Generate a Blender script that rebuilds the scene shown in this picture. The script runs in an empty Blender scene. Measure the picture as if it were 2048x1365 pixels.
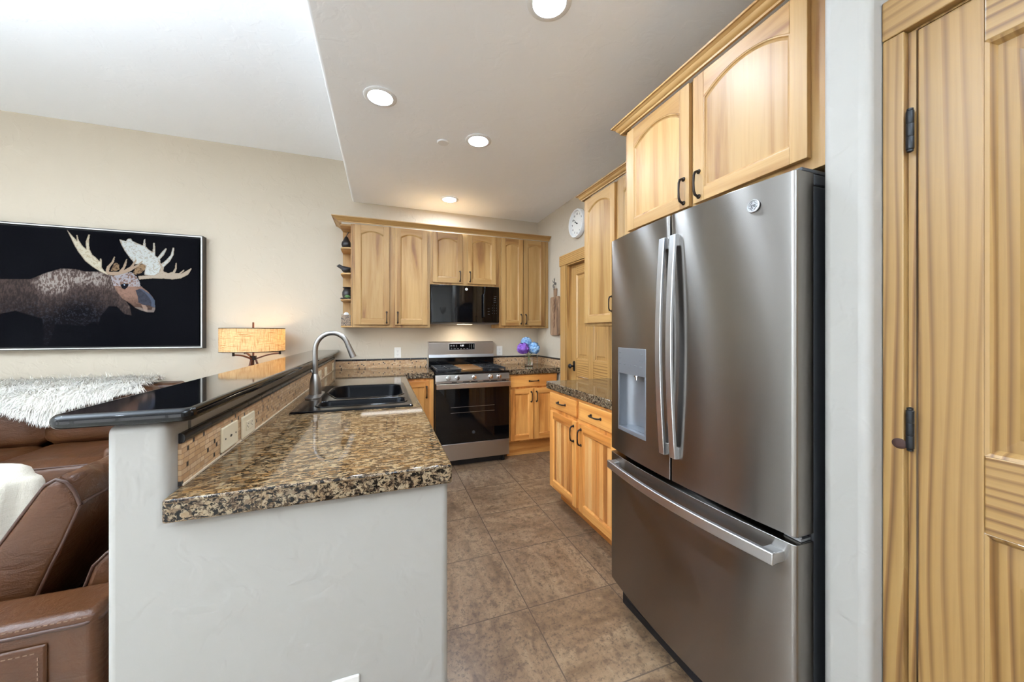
import bpy, bmesh, math, random
import numpy as np
from mathutils import Vector, Matrix

random.seed(7)
sc = bpy.context.scene
C = sc.collection
PI = math.pi

# ---------------------------------------------------------------- camera, world, exposure
CAM_H = 1.339
cam_d = bpy.data.cameras.new('camera')
cam_d.sensor_width = 36.0
cam_d.lens = 713.7 / 2048 * 36.0
cam_d.shift_y = -17.4 / 2048
cam_d.clip_start = 0.02
cam = bpy.data.objects.new('camera', cam_d)
cam.location = (0, 0, CAM_H)
cam.rotation_euler = (PI / 2, 0, -math.radians(19.87))
C.objects.link(cam)
sc.camera = cam

sc.view_settings.view_transform = 'Standard'
sc.view_settings.look = 'None'
sc.view_settings.gamma = 1.0
sc.view_settings.use_curve_mapping = False
sc.view_settings.exposure = 0.56

world = bpy.data.worlds.new('sky'); sc.world = world
world.use_nodes = True
bg = world.node_tree.nodes['Background']
_nt = world.node_tree
_tc = _nt.nodes.new('ShaderNodeTexCoord'); _sx = _nt.nodes.new('ShaderNodeSeparateXYZ'); _rp = _nt.nodes.new('ShaderNodeValToRGB')
_nt.links.new(_tc.outputs['Generated'], _sx.inputs[0]); _nt.links.new(_sx.outputs[2], _rp.inputs[0])
_mr = _nt.nodes.new('ShaderNodeMapRange'); _mr.inputs[1].default_value = -1.0; _mr.inputs[2].default_value = 1.0
_nt.links.new(_sx.outputs[2], _mr.inputs[0]); _nt.links.new(_mr.outputs[0], _rp.inputs[0])
_rp.color_ramp.elements[0].position = .44; _rp.color_ramp.elements[0].color = (1.25, 1.29, 1.33, 1)      # lower half made brighter than the sky, to light the ceilings
_rp.color_ramp.elements[1].position = .54; _rp.color_ramp.elements[1].color = (.26, .31, .38, 1)     # sky half, dimmed against the lower half
_nt.links.new(_rp.outputs[0], bg.inputs[0])
bg.inputs[1].default_value = 2.3
DOWNLIGHT = 230.0
UPLIGHT_W = 560.0
LAMP_W = 2.6
HOOD_W = 1.6
UNDERCAB = 1.7

def window_portal(name, loc, rot, sx, sy):
    ld = bpy.data.lights.new(name, 'AREA'); ld.shape = 'RECTANGLE'; ld.size = sx; ld.size_y = sy
    ld.cycles.is_portal = True
    o = bpy.data.objects.new(name, ld); o.location = loc; o.rotation_euler = rot; C.objects.link(o)

REAR = -3.3      # rear wall plane
LEFTW = -5.4     # left wall plane
window_portal('daylight_rear', (-3.0, REAR - 0.1, 1.4), (PI / 2, 0, 0), 4.6, 2.8)
window_portal('added_daylight_side', (LEFTW - 0.1, -2.15, 1.4), (PI / 2, 0, -PI / 2), 1.4, 2.8)  # portal of the added side window

# ---------------------------------------------------------------- geometry helpers
MATS = {}

class MB:
    """collects shapes; build() links them as one mesh object"""
    def __init__(self): self.bm = bmesh.new(); self.mi = 0
    def verts(self, pts): return [self.bm.verts.new(p) for p in pts]
    def face(self, vs, mi=None):
        try: f = self.bm.faces.new(vs)
        except ValueError: return None
        f.material_index = self.mi if mi is None else mi
        return f
    def box(self, x0, x1, y0, y1, z0, z1, mi=None):
        v = self.verts([(x0,y0,z0),(x1,y0,z0),(x1,y1,z0),(x0,y1,z0),(x0,y0,z1),(x1,y0,z1),(x1,y1,z1),(x0,y1,z1)])
        for q in ((0,3,2,1),(4,5,6,7),(0,1,5,4),(1,2,6,5),(2,3,7,6),(3,0,4,7)): self.face([v[i] for i in q], mi)
        return self
    def loft(self, loops, close=True, caps=(True, True), mi=None):
        L = [self.verts(l) for l in loops]; n = len(L[0])
        for a, b in zip(L[:-1], L[1:]):
            for i in range(n if close else n - 1):
                j = (i + 1) % n
                self.face([a[i], a[j], b[j], b[i]], mi)
        if close and caps[0]: self.face(L[0][::-1], mi)
        if close and caps[1]: self.face(L[-1], mi)
        return self
    def prism(self, poly, axis, a, b, mi=None):
        def P(p, t):
            if axis == 'z': return (p[0], p[1], t)
            if axis == 'y': return (p[0], t, p[1])
            return (t, p[0], p[1])
        return self.loft([[P(p, a) for p in poly], [P(p, b) for p in poly]], mi=mi)
    def tube(self, pts, r, n=10, caps=True, mi=None, flat=None):
        pts = [Vector(p) for p in pts]; loops = []; up = None
        for i, p in enumerate(pts):
            t = (pts[min(i+1, len(pts)-1)] - pts[max(i-1, 0)]).normalized()
            if up is None:
                up = Vector((0,0,1)) if abs(t.z) < .9 else Vector((1,0,0))
            s = t.cross(up).normalized(); up = s.cross(t).normalized()
            rr = r[i] if isinstance(r, (list, tuple)) else r
            k = flat or 1.0
            loops.append([p + s*math.cos(2*PI*j/n)*rr + up*math.sin(2*PI*j/n)*rr*k for j in range(n)])
        return self.loft(loops, caps=(caps, caps), mi=mi)
    def bar(self, pts, w, h, up=(0,0,1), mi=None):
        """rectangular section bar swept along pts; w across, h along up"""
        pts = [Vector(p) for p in pts]; up0 = Vector(up); loops = []
        for i, p in enumerate(pts):
            t = (pts[min(i+1, len(pts)-1)] - pts[max(i-1, 0)]).normalized()
            s = t.cross(up0).normalized(); u = s.cross(t).normalized()
            loops.append([p + s*a*w/2 + u*b*h/2 for a, b in ((-1,-1),(1,-1),(1,1),(-1,1))])
        return self.loft(loops, mi=mi)
    def lathe(self, prof, c=(0,0,0), n=28, axis='z', mi=None, caps=(True, True)):
        loops = []
        for r, h in prof:
            l = []
            for j in range(n):
                a = 2*PI*j/n; p, q = r*math.cos(a), r*math.sin(a)
                if axis == 'z': l.append((c[0]+p, c[1]+q, c[2]+h))
                elif axis == 'y': l.append((c[0]+p, c[1]+h, c[2]+q))
                else: l.append((c[0]+h, c[1]+p, c[2]+q))
            loops.append(l)
        return self.loft(loops, mi=mi, caps=caps)
    def sphere(self, c, r, n=14, m=9, sc_=(1,1,1), mi=None):
        prof = [(max(1e-4, math.sin(PI*i/m))*r, -math.cos(PI*i/m)*r) for i in range(m+1)]
        loops = [[(c[0]+R*math.cos(2*PI*j/n)*sc_[0], c[1]+R*math.sin(2*PI*j/n)*sc_[1], c[2]+h*sc_[2]) for j in range(n)] for R, h in prof]
        return self.loft(loops, mi=mi)
    def plate(self, outer, holes, z0, z1, mi=None, both=True):
        """flat slab with holes, polygons in XY"""
        tops = []
        for z in ((z0, z1) if both else (z1,)):
            edges = []; loops = []
            for poly in [outer] + holes:
                vs = self.verts([(p[0], p[1], z) for p in poly]); loops.append(vs)
                for i in range(len(vs)): edges.append(self.bm.edges.new((vs[i], vs[(i+1) % len(vs)])))
            r = bmesh.ops.triangle_fill(self.bm, use_beauty=True, edges=edges, normal=(0,0,1))
            for g in r['geom']:
                if isinstance(g, bmesh.types.BMFace): g.material_index = self.mi if mi is None else mi
            tops.append(loops)
        if both:
            for a, b in zip(*tops):
                n = len(a)
                for i in range(n): self.face([a[i], a[(i+1) % n], b[(i+1) % n], b[i]], mi)
        return self
    def xf(self, M, start=0):
        self.bm.verts.ensure_lookup_table()
        for v in self.bm.verts[start:]: v.co = M @ v.co
        return self
    def mark(self): self.bm.verts.ensure_lookup_table(); return len(self.bm.verts)
    def build(self, name, mats, parent=None, smooth=None, bevel=0.0, seg=2, origin=None, kind=None, M=None, ang=38, sub=0, label=None):
        bm = self.bm
        if M is not None:
            for v in bm.verts: v.co = M @ v.co
        bmesh.ops.recalc_face_normals(bm, faces=bm.faces[:])
        off = Vector((0,0,0)); p = parent
        while p is not None: off += p.location; p = p.parent
        loc = Vector((0,0,0))
        if parent is None:
            if origin is None:
                xs = [v.co for v in bm.verts]
                lo = Vector((min(v.x for v in xs), min(v.y for v in xs), min(v.z for v in xs)))
                hi = Vector((max(v.x for v in xs), max(v.y for v in xs), max(v.z for v in xs)))
                loc = Vector(((lo.x+hi.x)/2, (lo.y+hi.y)/2, lo.z))
            else: loc = Vector(origin)
            off = loc
        for v in bm.verts: v.co -= off
        me = bpy.data.meshes.new(name); bm.to_mesh(me); bm.free()
        for m in (mats if isinstance(mats, (list, tuple)) else [mats]): me.materials.append(MATS[m])
        o = bpy.data.objects.new(name, me); C.objects.link(o)
        o.location = loc
        if parent is not None: o.parent = parent
        if bevel:
            b = o.modifiers.new('bevel', 'BEVEL'); b.width = bevel; b.segments = seg; b.limit_method = 'ANGLE'; b.angle_limit = math.radians(ang)
            b.harden_normals = False
        if sub:
            s = o.modifiers.new('sub', 'SUBSURF'); s.levels = sub; s.render_levels = sub
        if smooth is not None:
            me.set_sharp_from_angle(angle=math.radians(smooth))
            for f in me.polygons: f.use_smooth = True
        if kind: o['kind'] = kind
        if label: o['label'] = label
        return o

def thing(name, label, cat, loc=(0,0,0), group=None):
    o = bpy.data.objects.new(name, None); C.objects.link(o)
    o.empty_display_size = 0.05
    o.location = loc; o['label'] = label; o['category'] = cat
    if group: o['group'] = group
    return o
def tag(o, label, cat, group=None, kind=None):
    o['label'] = label; o['category'] = cat
    if group: o['group'] = group
    if kind: o['kind'] = kind
    return o
def struct(name, loc=(0,0,0)):
    o = bpy.data.objects.new(name, None); C.objects.link(o); o.location = loc; o['kind'] = 'structure'; o.empty_display_size = .05
    return o
def kids(o): return [c for c in C.objects if c.parent == o]
def dup(root, loc=None, label=None, group=None, parent=None):
    r = root.copy(); C.objects.link(r)
    if loc is not None: r.location = loc
    if label: r['label'] = label
    if group: r['group'] = group
    if parent is not None: r.parent = parent
    for ch in kids(root): dup(ch, parent=r)
    return r
def text_into(mb, s, size, M, depth=0.0006, mi=0, bold=False):
    """adds lettering (plane XY, centred) transformed by M to a builder"""
    cu = bpy.data.curves.new('t', 'FONT'); cu.body = s; cu.size = size; cu.align_x = 'CENTER'; cu.align_y = 'CENTER'
    cu.extrude = depth; cu.resolution_u = 2
    if bold: cu.offset = size*0.02
    o = bpy.data.objects.new('t', cu); C.objects.link(o)
    dg = bpy.context.evaluated_depsgraph_get(); dg.update()
    me = bpy.data.meshes.new_from_object(o.evaluated_get(dg))
    k = mb.mark()
    nf = len(mb.bm.faces)
    mb.bm.from_mesh(me); mb.xf(M, k)
    mb.bm.faces.ensure_lookup_table()
    for f in mb.bm.faces[nf:]: f.material_index = mi
    bpy.data.objects.remove(o); bpy.data.meshes.remove(me); bpy.data.curves.remove(cu)
    return mb
def T(x, y, z): return Matrix.Translation((x, y, z))
def RZ(a): return Matrix.Rotation(a, 4, 'Z')
def RX(a): return Matrix.Rotation(a, 4, 'X')
def ROTY(a): return Matrix.Rotation(a, 4, 'Y')
# frames: local x = width to the viewer's right, y = depth (front is -y), z = up
FACE_BACK = Matrix.Identity(4)           # looks to -Y
FACE_RIGHT = RZ(-PI/2)                   # looks to -X (on the right-hand side of the aisle)
FACE_PEN = RZ(PI/2)                      # looks to +X
TXT = RX(PI/2)                           # lettering upright on a local front
def rrect(x0, x1, y0, y1, r, n=6):
    pts = []
    for cx, cy, a0 in ((x1-r, y1-r, 0), (x0+r, y1-r, 90), (x0+r, y0+r, 180), (x1-r, y0+r, 270)):
        for i in range(n+1):
            a = math.radians(a0 + 90*i/n); pts.append((cx + r*math.cos(a), cy + r*math.sin(a)))
    return pts

# ---------------------------------------------------------------- materials
def srgb(r, g, b):
    f = lambda c: (c/255/12.92) if c/255 <= .04045 else ((c/255+.055)/1.055)**2.4
    return (f(r), f(g), f(b), 1)
class NT:
    def __init__(self, name):
        m = bpy.data.materials.new(name); m.use_nodes = True; MATS[name] = m
        self.m = m; self.nt = m.node_tree; self.b = self.nt.nodes['Principled BSDF']
    def n(self, t, **kw):
        nd = self.nt.nodes.new('ShaderNode' + t)
        for k, v in kw.items():
            if k.startswith('i_'):
                key = k[2:]; key = int(key) if key.isdigit() else key.replace('_', ' ')
                s = nd.inputs[key]
                if isinstance(v, bpy.types.NodeSocket): self.nt.links.new(v, s)
                else: s.default_value = v
            else: setattr(nd, k, v)
        return nd
    def link(self, a, b): self.nt.links.new(a, b)
    def set(self, **kw):
        for k, v in kw.items():
            s = self.b.inputs[k.replace('_', ' ')]
            if isinstance(v, bpy.types.NodeSocket): self.link(v, s)
            else: s.default_value = v
        return self
    def co(self, scale=(1,1,1), rand=0.0, loc=(0,0,0), rot=(0,0,0)):
        c = self.n('TexCoord').outputs['Object']
        if rand:
            oi = self.n('ObjectInfo').outputs['Random']
            ml = self.n('Math', operation='MULTIPLY', i_0=oi, i_1=rand).outputs[0]
            cmb = self.n('CombineXYZ', i_0=ml, i_1=ml, i_2=ml).outputs[0]
            c = self.n('VectorMath', operation='ADD', i_0=c, i_1=cmb).outputs[0]
        return self.n('Mapping', i_Vector=c, i_Scale=scale, i_Location=loc, i_Rotation=rot).outputs[0]
    def noise(self, co, scale, detail=4, rough=.55, dist=0, out='Fac'):
        nd = self.n('TexNoise', i_Vector=co, i_Scale=scale, i_Detail=detail, i_Roughness=rough, i_Distortion=dist)
        return nd.outputs[out]
    def ramp(self, fac, stops, interp='LINEAR'):
        nd = self.n('ValToRGB', i_0=fac); cr = nd.color_ramp; cr.interpolation = interp
        while len(cr.elements) > 1: cr.elements.remove(cr.elements[-1])
        cr.elements[0].position = stops[0][0]; cr.elements[0].color = stops[0][1]
        for p, c in stops[1:]:
            e = cr.elements.new(p); e.color = c
        return nd.outputs[0]
    def mix(self, fac, a, b, blend='MIX'):
        nd = self.n('Mix', data_type='RGBA', blend_type=blend)
        for s, v in ((nd.inputs[0], fac), (nd.inputs[6], a), (nd.inputs[7], b)):
            if isinstance(v, bpy.types.NodeSocket): self.link(v, s)
            else: s.default_value = v
        return nd.outputs[2]
    def math(self, op, a, b=0.0, c=0.0):
        return self.n('Math', operation=op, i_0=a, i_1=b, i_2=c).outputs[0]
    def bump(self, h, strength=.2, dist=.01):
        nb = self.n('Bump', i_Height=h, i_Strength=strength, i_Distance=dist)
        self.link(nb.outputs[0], self.b.inputs['Normal'])
    def sep(self, v):
        s = self.n('SeparateXYZ', i_0=v); return s.outputs
W1 = (1,1,1,1); K0 = (0,0,0,1)

def plain(name, col, rough=.5, metal=0.0, **kw):
    t = NT(name); t.set(Base_Color=col, Roughness=rough, Metallic=metal, **kw); return t

def plaster(name, col, amp=.12):
    t = NT(name); co = t.co()
    n1 = t.noise(co, 9, 3, .5, .6); n2 = t.noise(co, 60, 3, .6)
    h = t.math('ADD', t.ramp(n1, [(.52, K0), (.6, W1)]), t.math('MULTIPLY', n2, .25))
    c = t.mix(t.noise(co, 1.2, 2), tuple(x*.97 for x in col[:3])+(1,), tuple(min(1, x*1.02) for x in col[:3])+(1,))
    t.set(Base_Color=c, Roughness=.62); t.bump(h, amp, .006); return t
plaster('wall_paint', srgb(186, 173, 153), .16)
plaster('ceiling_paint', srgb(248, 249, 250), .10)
plaster('wall_paint_bounce', srgb(236, 232, 225), .14)  # unseen rear and left walls, made paler to bounce fill light
plaster('wall_paint_dimmed', srgb(157, 152, 144), .14)  # wall paint copy, darkened to offset the strong light on near walls

def wood(name, axis, a, b, c, gloss=.46, S=9.0, long=.75, rand=40.0, streak=.5):
    t = NT(name)
    sc_ = [S, S, S]; sc_['xyz'.index(axis)] = long
    co = t.co(tuple(sc_), rand)
    n = t.noise(co, 1.0, 5, .55, .9)
    col = t.ramp(n, [(.30, c), (.43, b), (.55, a), (.72, tuple(min(1, x*1.07) for x in a[:3])+(1,))])
    sf = [90, 90, 90]; sf['xyz'.index(axis)] = 3.0
    fine = t.noise(t.co(tuple(sf), rand), 1.0, 3, .6)
    col = t.mix(t.math('MULTIPLY', t.ramp(fine, [(.45, K0), (.7, W1)]), streak), col, b)
    col = t.mix(1.0, col, (1.03, .97, .80, 1), 'MULTIPLY')
    oi = t.n('ObjectInfo').outputs['Random']
    val = t.math('MULTIPLY_ADD', oi, .14, .93)
    if axis == 'z':      # glued-up staves, each a slightly different tone
        px_ = t.sep(t.n('TexCoord').outputs['Object'])
        st__ = t.math('FLOOR', t.math('ADD', t.math('DIVIDE', t.math('ADD', px_[0], px_[1]), .078), t.math('MULTIPLY', oi, 9.0)))
        val = t.math('MULTIPLY', val, t.math('MULTIPLY_ADD', t.n('TexWhiteNoise', noise_dimensions='1D', i_W=st__).outputs['Value'], .14, .93))
    hsv = t.n('HueSaturation', i_Value=val, i_Color=col)
    t.set(Base_Color=hsv.outputs[0], Roughness=gloss); t.b.inputs['Coat Weight'].default_value = .06; t.b.inputs['Coat Roughness'].default_value = .3
    t.bump(fine, .06, .002)
    return t
HA, HB, HC = srgb(170, 137, 92), srgb(156, 118, 70), srgb(121, 81, 43)
for ax in 'xyz': wood('hickory_' + ax, ax, HA, HB, HC)
BA, BB, BC = srgb(225, 165, 96), srgb(202, 134, 68), srgb(150, 90, 40)  # hickory copy for base cabinets; lighting difference put into the colour
for ax in 'xyz': wood('hickory_base_' + ax, ax, BA, BB, BC)
# knotty pine: wide flowing bands
def pine(name, axis, knot=None, k=1.0):
    t = NT(name)
    sc_ = [1, 1, 1]; sc_['xyz'.index(axis)] = .075
    co = t.co(tuple(sc_), 13.0)
    warp = t.noise(co, 5.5, 2, .5, 0, 'Color')
    co2 = t.n('VectorMath', operation='MULTIPLY_ADD', i_0=warp, i_1=(.13, .13, .13), i_2=co).outputs[0]
    w = t.n('TexWave', wave_type='BANDS', bands_direction='Y' if axis == 'z' else 'Z', wave_profile='SAW', i_Vector=co2, i_Scale=15.0, i_Distortion=1.4, i_Detail=1.0, i_Detail_Scale=.6).outputs['Fac']
    col = t.ramp(w, [(0, srgb(147, 123, 86)), (.5, srgb(143, 117, 78)), (.80, srgb(95, 69, 40)), (1, srgb(134, 105, 69))])
    calm = t.noise(co, 9.0, 2, .5)
    col = t.mix(t.ramp(calm, [(.36, (.5, .5, .5, 1)), (.58, K0)]), col, srgb(145, 119, 82))
    sf = [140, 140, 140]; sf['xyz'.index(axis)] = 4.0
    fine = t.noise(t.co(tuple(sf), 9.0), 1.0, 3, .6)
    col = t.mix(t.math('MULTIPLY', t.ramp(fine, [(.45, K0), (.75, W1)]), .25), col, srgb(108, 82, 52))
    if knot:
        d = t.n('VectorMath', operation='DISTANCE', i_0=t.n('Mapping', i_Vector=t.n('TexCoord').outputs['Object'], i_Scale=(1, 1, 1.15)).outputs[0], i_1=(knot[0], knot[1], knot[2]*1.15)).outputs['Value']
        col = t.mix(t.ramp(d, [(.006, W1), (.019, K0)]), col, srgb(56, 30, 16))
    col = t.mix(1.0, col, (1.04, .90, .64, 1), 'MULTIPLY')
    if k != 1.0: col = t.mix(1.0, col, (k, k, k, 1), 'MULTIPLY')
    t.set(Base_Color=col, Roughness=.38); t.b.inputs['Coat Weight'].default_value = .2; t.b.inputs['Coat Roughness'].default_value = .3
    return t
for ax in 'xyz': pine('pine_' + ax, ax)

for ax in 'yz': pine('pine_pale_' + ax, ax, k=1.75)
# floor: square travertine-look tiles, grout joints
TG, TX, TY = .4635, .6629, 1.6015
def floor_mat():
    t = NT('floor_tile')
    pos = t.n('TexCoord').outputs['Object']
    x, y, z = t.sep(pos)
    u = t.math('DIVIDE', t.math('SUBTRACT', x, TX), TG); v = t.math('DIVIDE', t.math('SUBTRACT', y, TY), TG)
    cu, cv = t.math('FLOOR', u), t.math('FLOOR', v)
    cell = t.n('CombineXYZ', i_0=cu, i_1=cv, i_2=0.0).outputs[0]
    wn = t.n('TexWhiteNoise', noise_dimensions='2D', i_Vector=cell)
    rv, rc = wn.outputs['Value'], wn.outputs['Color']
    ang = t.math('MULTIPLY', t.math('ROUND', t.math('MULTIPLY', rv, 3.0)), PI/2)
    loc = t.n('VectorMath', operation='MULTIPLY_ADD', i_0=rc, i_1=(20, 20, 20), i_2=t.n('VectorRotate', rotation_type='Z_AXIS', i_Vector=pos, i_Angle=ang).outputs[0]).outputs[0]
    st = t.n('Mapping', i_Vector=loc, i_Scale=(1, 3.2, 1)).outputs[0]
    n1 = t.noise(st, 3.0, 7, .62, .8)
    n2 = t.noise(loc, 26, 6, .7, .3)
    n3 = t.noise(loc, 90, 4, .7)
    col = t.ramp(n1, [(.3, srgb(99, 79, 60)), (.48, srgb(123, 102, 82)), (.62, srgb(141, 121, 99)), (.78, srgb(117, 95, 76))])
    col = t.mix(t.math('MULTIPLY', t.ramp(n2, [(.5, K0), (.62, W1)]), .75), col, srgb(88, 70, 56))
    col = t.mix(t.math('MULTIPLY', t.ramp(n3, [(.54, K0), (.63, W1)]), .7), col, srgb(72, 58, 48))
    col = t.mix(t.math('MULTIPLY', t.ramp(n2, [(.30, W1), (.42, K0)]), .5), col, srgb(150, 135, 114))
    fu, fv = t.math('ABSOLUTE', t.math('SUBTRACT', t.math('FRACT', u), .5)), t.math('ABSOLUTE', t.math('SUBTRACT', t.math('FRACT', v), .5))
    g = t.math('GREATER_THAN', t.math('MAXIMUM', fu, fv), .5 - .0055)
    col = t.mix(g, col, srgb(86, 73, 62))
    col = t.mix(1.0, col, (1.12, 1.04, .92, 1), 'MULTIPLY')
    t.set(Base_Color=col, Roughness=t.math('MULTIPLY_ADD', g, .4, .34))
    h = t.math('SUBTRACT', t.math('MULTIPLY', n2, .25), t.math('MULTIPLY', g, 1.0)); t.bump(h, .35, .003)
floor_mat()

def granite(name, gx, gy, edge=False):
    t = NT(name)
    pos = t.n('TexCoord').outputs['Object']
    co = t.n('Mapping', i_Vector=pos, i_Scale=(1.05, 1.05, 1.05) if edge else (.62, 1.3, 1.0), i_Rotation=(.5, .6, .4) if edge else (0, 0, .2)).outputs[0]
    patch = t.noise(co, 24, 4, .6, .6)
    col = t.ramp(patch, [(.30, srgb(88, 64, 37)), (.42, srgb(115, 90, 59)), (.52, srgb(128, 107, 79)), (.62, srgb(137, 121, 97)), (.74, srgb(111, 96, 76))])
    flake = t.n('TexVoronoi', i_Vector=co, i_Scale=75.0)
    fr = t.sep(flake.outputs['Color'])
    col = t.mix(t.math('MULTIPLY', t.math('GREATER_THAN', fr[0], .72), .75), col, srgb(135, 121, 100))
    col = t.mix(t.math('MULTIPLY', t.math('LESS_THAN', fr[0], .22), .70), col, srgb(77, 54, 28))
    if edge: col = t.mix(.22, col, srgb(150, 150, 146))
    d1 = t.noise(co, 70 if edge else 58, 5, .68, .9)
    col = t.mix(t.math('MULTIPLY', t.ramp(d1, [(.50, K0), (.56, W1)]), .85), col, srgb(46, 32, 23))
    d2 = t.noise(t.n('Mapping', i_Vector=pos, i_Scale=(.8, 1.3, 1), i_Location=(3, 7, 1)).outputs[0], 92 if edge else 104, 4, .7, .6)
    col = t.mix(t.ramp(d2, [(.515, K0), (.54, W1)] if edge else [(.555, K0), (.585, W1)]), col, srgb(17, 14, 13))
    x, y, z = t.sep(pos)
    P_ = .3175
    fx = t.math('ABSOLUTE', t.math('SUBTRACT', t.math('FRACT', t.math('DIVIDE', t.math('SUBTRACT', x, gx), P_)), .5))
    fy = t.math('ABSOLUTE', t.math('SUBTRACT', t.math('FRACT', t.math('DIVIDE', t.math('SUBTRACT', y, gy), P_)), .5))
    g = t.math('GREATER_THAN', t.math('MAXIMUM', fx, fy), .5 - .0030)
    if edge: g = t.math('MAXIMUM', g, t.math('LESS_THAN', t.math('ABSOLUTE', t.math('SUBTRACT', z, .9365)), .0011))
    col = t.mix(t.math('MULTIPLY', g, .8 if edge else .16), col, srgb(92, 77, 59))
    col = t.mix(1.0, col, (1.05, .95, .80, 1), 'MULTIPLY')
    t.set(Base_Color=col, Roughness=t.math('MULTIPLY_ADD', g, .06, .05))
    t.b.inputs['Specular IOR Level'].default_value = .3
granite('granite', .0285, -.054)
granite('granite_edge', .0285, -.054, True)

def mosaic(name, horiz):
    """thin stacked stone sticks with scattered black chips"""
    t = NT(name)
    pos = t.n('TexCoord').outputs['Object']
    s = t.sep(pos); u = s[horiz]; z = s[2]
    RH, BW = .0136, .058
    row = t.math('FLOOR', t.math('DIVIDE', z, RH))
    rr = t.n('TexWhiteNoise', noise_dimensions='1D', i_W=row).outputs['Value']
    uu = t.math('ADD', t.math('DIVIDE', u, BW), t.math('MULTIPLY', rr, 7.3))
    cellx = t.math('FLOOR', uu); fx = t.math('FRACT', uu); fz = t.math('FRACT', t.math('DIVIDE', z, RH))
    wn = t.n('TexWhiteNoise', noise_dimensions='2D', i_Vector=t.n('CombineXYZ', i_0=cellx, i_1=row, i_2=0.0).outputs[0])
    rv = wn.outputs['Value']
    # each cell is split at a random place
    split = t.math('MULTIPLY_ADD', t.sep(wn.outputs['Color'])[1], .4, .35)
    half = t.math('GREATER_THAN', fx, split)
    wn2 = t.n('TexWhiteNoise', noise_dimensions='3D', i_Vector=t.n('CombineXYZ', i_0=cellx, i_1=row, i_2=half).outputs[0]).outputs['Value']
    col = t.ramp(wn2, [(0, srgb(186, 148, 106)), (.3, srgb(206, 172, 130)), (.55, srgb(172, 132, 92)), (.75, srgb(214, 186, 150)), (1, srgb(190, 158, 124))])
    col = t.mix(t.math('MULTIPLY', t.noise(t.co((1, 1, 1)), 160, 3, .6), .35), col, srgb(150, 112, 76))
    chip = t.math('MULTIPLY', t.math('LESS_THAN', fx, .2), t.math('GREATER_THAN', rv, .70))
    col = t.mix(chip, col, srgb(40, 38, 40))
    e1 = t.math('GREATER_THAN', t.math('ABSOLUTE', t.math('SUBTRACT', fz, .5)), .5 - .075)
    e2 = t.math('GREATER_THAN', t.math('ABSOLUTE', t.math('SUBTRACT', fx, .5)), .5 - .018)
    e3 = t.math('LESS_THAN', t.math('ABSOLUTE', t.math('SUBTRACT', fx, split)), .018)
    e4 = t.math('MULTIPLY', t.math('LESS_THAN', t.math('ABSOLUTE', t.math('SUBTRACT', fx, .2)), .018), t.math('GREATER_THAN', rv, .70))
    g = t.math('MAXIMUM', t.math('MAXIMUM', e1, e2), t.math('MAXIMUM', e3, e4))
    col = t.mix(g, col, srgb(150, 118, 88))
    t.set(Base_Color=col, Roughness=.42)
    t.bump(t.math('SUBTRACT', 1.0, g), .5, .0015)
mosaic('mosaic_y', 1); mosaic('mosaic_x', 0)

def steel(name, col, rough, aniso, rot, axis='Z', brush=None):
    t = NT(name)
    t.set(Base_Color=col, Metallic=1.0, Roughness=rough, Anisotropic=aniso, Anisotropic_Rotation=rot)
    tg = t.n('Tangent', direction_type='RADIAL', axis=axis)
    t.link(tg.outputs[0], t.b.inputs['Tangent'])
    if brush:
        n = t.noise(t.co(brush), 1.0, 2, .5)
        t.bump(n, .02, .0008)
    return t
steel('stainless', srgb(140, 135, 129), .27, 1.0, 0.25, 'Z', None)
steel('stainless_range', srgb(196, 188, 180), .30, .6, 0.0, 'Z', (5, 5, 700))
plain('carpet_bounce', srgb(199, 192, 180), .95)  # pale covering added on the living-room floor to bounce fill light
plain('steel_handle', srgb(206, 207, 209), .36, 1.0)
plain('steel_side', srgb(150, 151, 153), .38, .85)
plain('brushed_nickel', srgb(162, 158, 153), .36, 1.0)
plain('chrome', srgb(220, 220, 222), .12, 1.0)
plain('dispenser_grey', srgb(138, 141, 146), .34, .6)
plain('case_grey', srgb(48, 49, 51), .45)
plain('black_gloss', srgb(10, 10, 12), .06)
plain('black_sink', srgb(7, 7, 9), .12, Specular_IOR_Level=.22)
plain('black_basin', srgb(6, 6, 8), .28, Specular_IOR_Level=.10)
plain('bar_black', srgb(8, 8, 9), .06, Specular_IOR_Level=.34)
plain('black_glass', srgb(7, 7, 8), .03)
plain('black_matte', srgb(22, 22, 24), .5)
plain('cast_iron', srgb(30, 31, 34), .42)
plain('bronze', srgb(44, 34, 28), .38, .6)
plain('hinge_black', srgb(26, 27, 29), .40, .4)
plain('trim_black', srgb(26, 25, 26), .22)
plain('ivory_plastic', srgb(222, 208, 178), .35)
plain('white_plastic', srgb(226, 222, 214), .35)
plain('slot_dark', srgb(40, 32, 24), .6)
plain('grout', srgb(196, 176, 150), .7)
plain('white_gloss', srgb(232, 232, 230), .3)
plain('clock_face', srgb(236, 233, 226), .5)
plain('ink', srgb(24, 22, 22), .5)
plain('print_grey', srgb(96, 98, 102), .5)
plain('print_white', srgb(226, 228, 230), .5)
plain('griddle', srgb(150, 112, 70), .35, .7)
plain('dark_ceramic', srgb(30, 26, 26), .35)
plain('bird_iron', srgb(46, 44, 46), .45, .3)
plain('bird_iron_brown', srgb(74, 58, 46), .5, .3)
plain('succulent', srgb(112, 150, 96), .5)
plain('stone_dark', srgb(60, 62, 66), .6)
plain('tissue', srgb(240, 240, 240), .8)
plain('antler', srgb(104, 98, 92), .5)
plain('rope', srgb(92, 74, 56), .9)
plain('stem_green', srgb(112, 140, 70), .5)
plain('white_frame', srgb(225, 223, 218), .4)
plain('frame_dark', srgb(52, 44, 36), .4)
plain('frame_silver', srgb(205, 202, 194), .35)
plain('walnut', srgb(96, 52, 30), .35)
plain('table_wood', srgb(84, 56, 38), .4)
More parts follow.
